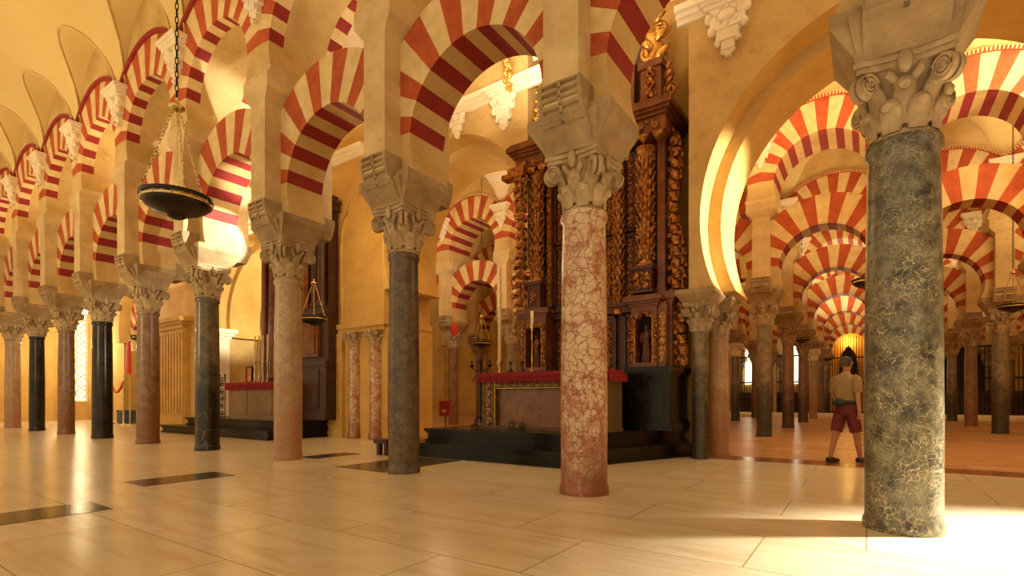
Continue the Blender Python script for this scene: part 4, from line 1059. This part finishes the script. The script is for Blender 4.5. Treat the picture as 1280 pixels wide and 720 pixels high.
mb = MB(); mb.box(-.17, .17, -.02, .02, 0, .04); mb.box(-.17, .17, -.02, .02, .46, .5); mb.box(-.17, -.13, -.02, .02, 0, .5); mb.box(.13, .17, -.02, .02, 0, .5); mb.box(-.17, .17, .02, .03, 0, .5); link('frame', mb.mesh('frame', 'wood_dark'), t)
mb = MB(); mb.box(-.13, .13, .0, .02, .04, .46); link('picture_panel', mb.mesh('picture_panel', 'amber'), t)
def ironscreen(loc, wd, h, label):
    t = thing('iron_scroll_screen', label, 'ironwork', loc); mb = MB()
    mb.tube([(-wd, 0, .02), (wd, 0, .02)], .016, 5); mb.tube([(-wd, 0, h), (wd, 0, h)], .014, 5)
    for x in (-wd, 0, wd): mb.tube([(x, 0, 0), (x, 0, h+.12)], .014, 5); mb.ball((x, 0, h+.14), .03, 6)
    n = int(h/.22)
    for i in range(n):
        for q in (-1, 1): spiral(mb, q*wd*.5, 0, .15+i*.22, wd*.36, 1.5, q*(1 if i % 2 else -1), .016, 0, i, 18)
    for k in range(5): mb.ball((-wd+k*wd/2, 0, h+.06), .028, 6)
    link('scrollwork', mb.mesh('scrollwork', 'iron'), t)
ironscreen((-16.2, 7.95, .48), .32, 1.15, 'curly black iron screen at the left of the small altar')
# its retable
SR = thing('wooden_altarpiece', 'dark wooden altarpiece with tall columns partly behind the pale pink column', 'altarpiece', (-13.7, 8.95, .48))
mb = MB(); mb.box(-1.6, 1.55, -.1, .22, 0, 6.2); part('backboard', mb, 'wood_dark', SR)
mb = MB(); mb.box(-.1, 1.6, -.22, -.1, 0, 1.5); mb.box(-.15, 1.66, -.28, -.1, 0, .25); mb.box(-.12, 1.64, -.26, -.1, 1.5, 1.62)
part('plinth', mb, 'wood_dark', SR); mb = MB(); mb.box(-.15, 1.68, -.3, -.1, 2.9, 3.1); part('ledge', mb, 'wood_dark', SR)
mb = MB(); mb.box(.35, 1.2, -.2, -.1, 1.75, 2.75); mb.box(.45, 1.1, -.23, -.2, 1.85, 2.65); part('panel', mb, 'wood_brown', SR)
mb = MB(); mb.box(.2, 1.3, -.25, -.22, .35, 1.4); part('panel', mb, 'wood_dark', SR)
for x, m_ in ((-1.35, 'wood_brown'), (-.95, 'wood_brown'), (.75, 'wood_brown'), (1.15, 'wood_dark'), (1.42, 'wood_dark')):
    mb = MB(); zb = 3.1 if x > 0 else 1.2; mb.lathe([(.15, zb), (.15, zb+.1), (.11, zb+.15), (.115, zb+1.2), (.10, 5.5), (.15, 5.62), (.16, 5.75)], 16)
    part('column', mb, m_, SR, (x, -.22, 0))
mb = MB(); mb.box(-1.65, 1.65, -.32, .22, 5.75, 5.95); mb.box(-1.7, 1.7, -.38, .22, 5.95, 6.05); carving(mb, -1.5, 1.5, 5.2, 5.7, -.12, 7, .2); part('entablature', mb, 'wood_dark', SR)
mb = MB(); carving(mb, -.7, .5, 1.8, 5.3, -.12, 17, .2); part('carving', mb, 'gilt', SR)

# items by the lattice window
t = thing('red_banner', 'red cloth banner on a slim stand between the jet black and rusty columns', 'banner', (-24.3, 8.4, 0))
mb = MB(); mb.sweep([(0, 0, 2.05), (0, 0, 2.6), (0, 0, 3.35)], [.30, .27, .20], .03, (1, 0, 0), 10); link('banner_cloth', mb.mesh('banner_cloth', 'red_bright'), t)
mb = MB(); mb.lathe([(.2, 0), (.2, .03), (.02, .06), (.02, 3.4)], 10, (0, .05)); link('stand', mb.mesh('stand', 'brass'), t)
t = thing('rope_barrier', 'drooping red rope barrier between posts near the glowing window', 'barrier', (-26.5, 8.5, 0))
mb = MB(); mb.tube([(-1.4+.28*i, 0, 1.75-.42*math.sin(PI*((i/5) % 1))) for i in range(11)], .045, 6); link('rope', mb.mesh('rope', 'red_bright'), t)
mb = MB()
for x in (-1.4, 0, 1.4): mb.lathe([(.18, 0), (.18, .03), (.025, .06), (.025, 1.75), (.05, 1.8)], 10, (x, 0))
link('posts', mb.mesh('posts', 'brass'), t)
mb = MB(); mb.box(-.35, .35, -.25, .25, .02, .5); mb.box(-.37, .37, -.27, .27, .5, .58); mb.box(-.2, .2, -.27, -.25, .3, .4)
for q in (-.28, .28): mb.box(q-.05, q+.05, -.2, .2, 0, .02)
tag(link('storage_box', mb.mesh('storage_box', 'blue_box'), None, (-26.2, 9.0, 0)), 'dull blue storage box on the floor near the glowing window', 'box')
t = thing('marble_column', 'dark column standing in the lit side arch at far left', 'column', (-26.6, 10.0, 0))
s = link('shaft', SH['m_jet'], t); s.scale = (.25, .25, .86); c = link('capital', CAPW, t, (0, 0, 3.15-3.75))
# striped arch in far left opening (decorates great arch four)
t = thing('horseshoe_arch', 'brightly lit striped arch at far left between the jet black and rusty columns', 'arch', (-26.2, 9.9, 3.2))
o = link('voussoir_ring', LAR, t, (0, 0, -4.15)); 

# ------------------------------------------------------------------ hanging lamps
def lamp_parts():
    b = MB(); b.lathe([(.0015, -.155), (.05, -.15), (.085, -.135), (.095, -.118), (.13, -.11), (.22, -.085), (.30, -.045), (.335, -.01), (.33, 0), (.29, -.04), (.2, -.075), (.002, -.1)], 36, cap=False)
    r1 = MB(); r1.lathe([(.335, .018), (.35, .018), (.352, .055), (.337, .055), (.335, .018)], 36, cap=False)
    r2 = MB(); r2.lathe([(.332, -.012), (.343, -.012), (.343, .012), (.332, .012), (.332, -.012)], 36, cap=False)
    for k in range(12):
        a = 2*PI*k/12; r2.box(.34*math.cos(a)-.008, .34*math.cos(a)+.008, .34*math.sin(a)-.008, .34*math.sin(a)+.008, -.01, .05)
    return b.mesh('bowl', 'bronze'), r1.mesh('rim', 'bronze'), r2.mesh('glass_band', 'brass')
LB, LRM, LBD = lamp_parts()
def chain_mb(p0, p1, link_len=.055, r=.012, th=.004):
    mb = MB(); p0 = Vector(p0); p1 = Vector(p1); d = p1-p0; n = max(1, int(d.length/(link_len*.78))); t = d.normalized(); a = t.orthogonal().normalized(); b = t.cross(a)
    for i in range(n):
        c = p0+d*((i+.5)/n); s = a if i % 2 else b
        mb.tube([c+t*(link_len/2*math.cos(q))+s*(r*math.sin(q)) for q in [2*PI*k/8 for k in range(8)]], th, 4, closed=True)
    return mb
CH = []
for k in range(3):
    a = 2*PI*k/3+.35; CH.append(chain_mb((.335*math.cos(a), .335*math.sin(a), .05), (.03*math.cos(a), .03*math.sin(a), .86)).mesh('chain', 'brass'))
pl_ = MB(); pl_.lathe([(.004, .83), (.03, .84), (.08, .865), (.085, .88), (.04, .9), (.015, .93), (.012, .97)], 20); PLT = pl_.mesh('top_plate', 'brass')
def top_chain(top): return chain_mb((0, 0, .96), (0, 0, top), .08, .016, .006).mesh('hanging_chain', 'iron')
ro = MB(); ro.tube([(0, 0, -.02), (0, 0, .86)], .006, 5); ro.tube([(-.04, 0, .12), (.04, 0, .12)], .005, 4); ROD = ro.mesh('centre_rod', 'brass')
def lamp(x, y, z, label, top, k=.92):
    t = thing('hanging_lamp', label, 'lamp', (x, y, z)); t.scale = (k, k, 1)
    link('bowl', LB, t); link('rim', LRM, t); link('glass_band', LBD, t); link('top_plate', PLT, t); link('centre_rod', ROD, t)
    for c in CH: link('chain', c, t)
    link('hanging_chain', top_chain(top-z), t)
lamp(-5.24, 2.19, 2.87, 'large dark bronze dish lamp on chains, hanging nearest at upper left', 10.43, .84)
lamp(-21.1, 7.65, 3.2, 'small dish lamp hanging between the rusty and black columns', 9.9)
lamp(-11.0, 7.6, 2.98, 'dish lamp hanging in front of the dark wooden altarpiece', 9.9)
lamp(-10.3, 13.3, 2.85, 'small dish lamp hanging left of the gilded altarpiece', 10.32)
lamp(.08, 11.9, 3.27, 'dish lamp half hidden by the left side of the nearest column', 10.1)
lamp(3.1, 18.2, 3.42, 'dish lamp hanging at the right edge of the photo', 10.2)
lamp(-2.2, 24.3, 3.5, 'distant dish lamp above the columns right of the great arch jamb', 10.2)
lamp(-1.85, 35.1, 3.4, 'tiny farthest dish lamp left of the amber gate', 10.2)
lamp(3.25, 35.1, 3.6, 'tiny farthest dish lamp just right of the nearest column', 10.2)

# ------------------------------------------------------------------ far gate and grilles
t = thing('iron_gate', 'tall arched iron gate before an amber recess at the far end of the nave', 'gate', (-1.07, 43.95, 0))
mb = MB(); mb.box(-1.36, 1.36, .75, .8, 0, 5.9); link('recess_back', mb.mesh('recess_back', 'glow_amber'), t)
mb = MB()
for i in range(17):
    x = -1.28+i*.16; mb.tube([(x, 0, 0), (x, 0, 4.4+1.2*math.sqrt(max(0, 1-(x/1.34)**2)))], .022, 4)
for z in (.1, 2.2, 4.0): mb.box(-1.36, 1.36, -.03, .03, z-.04, z+.04)
link('bars', mb.mesh('bars', 'iron'), t)
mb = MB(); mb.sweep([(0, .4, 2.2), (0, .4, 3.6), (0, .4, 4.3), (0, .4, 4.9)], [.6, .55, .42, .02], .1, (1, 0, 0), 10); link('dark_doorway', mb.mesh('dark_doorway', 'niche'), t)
lamp_point((-1.07, 44.35, 5.2), 60, (1, .6, .15), .1)
def grille(x0, x1, y, h, label):
    t = thing('iron_grille', label, 'grille', ((x0+x1)/2, y, 0)); hw = (x1-x0)/2; mb = MB()
    n = int((x1-x0)/.17)
    for i in range(n+1): x = -hw+i*(x1-x0)/n; mb.box(x-.02, x+.02, -.02, .02, 0, h)
    for z in (.05, 1.0, 2.2, h-.05): mb.box(-hw, hw, -.03, .03, z-.05, z+.05)
    link('bars', mb.mesh('bars', 'iron'), t)
    mb = MB(); mb.box(-hw, hw, .05, .1, 0, 1.5); link('dado_panel', mb.mesh('dado_panel', 'wood_dark'), t)
for k in range(-2, 4):
    if k == 1: continue
    x1 = XO-BAY*(k-1)-.25; x0 = XO-BAY*k+.25
    grille(x0, x1, 38.0 if k < 1 else 39.2, 4.0, 'black iron screen across the far arcade, %s' % {-2: 'at the right edge', -1: 'second from the right edge', 0: 'just right of the nearest column', 2: 'left of the amber gate', 3: 'far left behind the great arch jamb'}[k])
mb = MB(); mb.box(.9, 7.5, 44.6, 44.7, 0, 4.6); mb.box(.9, 7.5, 43.9, 44.7, 4.5, 4.6)
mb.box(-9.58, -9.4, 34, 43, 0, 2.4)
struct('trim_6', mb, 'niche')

# ------------------------------------------------------------------ dark slabs in the floor
def slab(x0, x1, y0, y1, label, rz=0):
    mb = MB(); mb.prism([(x0, y0), (x1, y0), (x1, y1), (x0, y1)], 0, .004)
    o = link('tomb_slab', mb.mesh('tomb_slab', 'dark_slab')); tag(o, label, 'floor slab')
slab(-6.62, -6.0, -.3, 1.95, 'dark polished tomb slab in the floor at the left edge')
slab(-7.85, -7.22, 2.66, 3.76, 'small dark tomb slab in the floor, second from the left edge')
slab(-8.55, -8.05, 5.6, 6.6, 'narrow dark tomb slab in the floor behind the pale pink column')
slab(-6.85, -5.75, 5.1, 6.88, 'wide dark tomb slab in the floor before the black altar steps')

# ------------------------------------------------------------------ people
def skin_body(name, verts, edges, mname, sub=2):
    me = bpy.data.meshes.new(name); me.from_pydata([v[0] for v in verts], edges, [])
    o = bpy.data.objects.new(name, me); COL.objects.link(o); me.materials.append(M[mname])
    md = o.modifiers.new('skin', 'SKIN'); md.use_smooth_shade = True
    for i, v in enumerate(verts):
        me.skin_vertices[0].data[i].radius = (v[1], v[2] if len(v) > 2 else v[1])
    me.skin_vertices[0].data[0].use_root = True
    s = o.modifiers.new('sub', 'SUBSURF'); s.levels = sub; s.render_levels = sub
    return o
def person(loc, rz, label, shirt='khaki', short='maroon', stride=.2, bare=True):
    P = thing('person', label, 'person', loc, rz)
    st = stride
    V = [((0, 0, .93), .135, .10), ((0, .0, 1.08), .125, .09), ((0, .01, 1.25), .15, .10), ((0, .01, 1.40), .15, .09), ((0, .0, 1.49), .055), ((0, -.015, 1.56), .052),
         ((0, -.02, 1.64), .078, .09), ((0, -.015, 1.71), .075, .09), ((0, 0, 1.745), .045, .05)]
    E = [(i, i+1) for i in range(8)]
    def limb(a, chain):
        prev = a
        for c in chain: V.append(c); E.append((prev, len(V)-1)); prev = len(V)-1
        return prev
    for s, f in ((-1, 1), (1, -1)):
        limb(0, [((s*.09, 0, .86), .085), ((s*.10, -f*st*.5, .50), .058), ((s*.10, -f*st*.72+(.0 if f > 0 else .03), .30), .050), ((s*.10, -f*st+(0 if f > 0 else .03), .085), .036), ((s*.105, -f*st-.08, .045), .036), ((s*.11, -f*st-.17, .03), .026)])
        el = limb(3, [((s*.19, .01, 1.39), .055), ((s*.235, .02+f*.03, 1.13), .038), ((s*.235, -.06+f*.08, .93), .028), ((s*.235, -.08+f*.09, .87), .026, .018), ((s*.235, -.09+f*.10, .81), .028, .016)])
        for q in range(4):
            yy = -.115+f*.10+q*.019
            limb(el, [((s*.235, yy, .785-.004*abs(q-1.5)), .0085), ((s*.232, yy+.002, .755-.004*abs(q-1.5)), .008), ((s*.222, yy+.004, .73), .007)])
        limb(el-1, [((s*.23, -.125+f*.1, .835), .009), ((s*.225, -.135+f*.1, .80), .008)])
    b = skin_body('body', V, E, 'skin'); b.parent = P
    # shirt, shorts, hair, shoes follow the body
    mb = MB(); mb.sweep([(0, .0, .98), (0, 0, 1.1), (0, .01, 1.25), (0, .01, 1.38), (0, .01, 1.455), (0, 0, 1.48)], [.175, .165, .19, .195, .13, .07], [.135, .125, .135, .125, .09, .07], (1, 0, 0), 20)
    for s, f in ((-1, 1), (1, -1)): mb.sweep([(s*.14, .01, 1.41), (s*.20, .01, 1.37), (s*.225, .015+f*.02, 1.27), (s*.235, .02+f*.03, 1.17)], [.07, .072, .066, .064], [.07, .072, .066, .064], (0, 1, 0), 12)
    link('shirt', mb.mesh('shirt', shirt), P)
    mb = MB(); mb.sweep([(0, 0, .80), (0, 0, .9), (0, 0, 1.0)], [.165, .178, .165], [.125, .135, .125], (1, 0, 0), 20)
    zl = .50 if bare else .10
    for s, f in ((-1, 1), (1, -1)):
        k1 = (s*.10, -f*st*.5, .50)
        pts = [(s*.085, 0, .88), (s*.095, -f*st*.28, .68), (s*.10, -f*st*.48, .52)]; ws = [.10, .098, .088]
        if not bare: pts += [(s*.10, -f*st*.72, .30), (s*.10, -f*st+.01, .08)]; ws += [.07, .062]
        mb.sweep(pts, ws, ws, (1, 0, 0), 12)
    link('shorts' if bare else 'trousers', mb.mesh('shorts', short), P)
    mb = MB(); mb.lathe([(.02, 1.775), (.06, 1.76), (.088, 1.72), (.094, 1.66), (.086, 1.60)], 16, (0, .012), sy=1.14, fn=lambda a, z: 1 if (math.sin(a) > -.3 or z > 1.7) else .80)
    link('hair', mb.mesh('hair', 'hair'), P)
    mb = MB()
    for s in (-1, 1):
        mb.ball((s*.035, -.107, 1.66), .012, 6); 
    mb.ball((0, -.118, 1.635), .018, 6, sz=1.5); mb.sweep([(-.025, -.108, 1.60), (.025, -.108, 1.60)], .006, .006, None, 6)
    for s in (-1, 1): mb.ball((s*.085, -.01, 1.645), .026, 6, sx=.5)
    link('face_features', mb.mesh('face_features', 'skin'), P)
    if bare:
        mb = MB(); mb.sweep([(.0+.17*math.cos(a), .14*math.sin(a), 1.0+.01*math.sin(a)) for a in [2*PI*k/16 for k in range(16)]], .03, .012, (0, 0, 1), 6, closed=True); mb.ball((0, .16, 1.0), .09, 8, sx=1.3, sy=.5, sz=.75)
        link('waist_pouch', mb.mesh('waist_pouch', 'navy'), P)
    mb = MB()
    for s, f in ((-1, 1), (1, -1)):
        yb = -f*st+(0 if f > 0 else .03); mb.sweep([(s*.10, yb+.07, .045), (s*.10, yb, .05), (s*.105, yb-.09, .042), (s*.11, yb-.19, .03)], [.04, .046, .048, .03], [.045, .052, .042, .028], (1, 0, 0), 10)
    link('shoes', mb.mesh('shoes', 'shoe'), P)
    return P
person((-.28, 10.28, 0), PI*.80, 'person in khaki shirt and maroon shorts walking away beside the nearest column')
person((-.85, 29.5, 0), 0, 'distant person in white shirt and dark trousers standing before the amber gate', 'shirt_white', 'navy', .06, False)
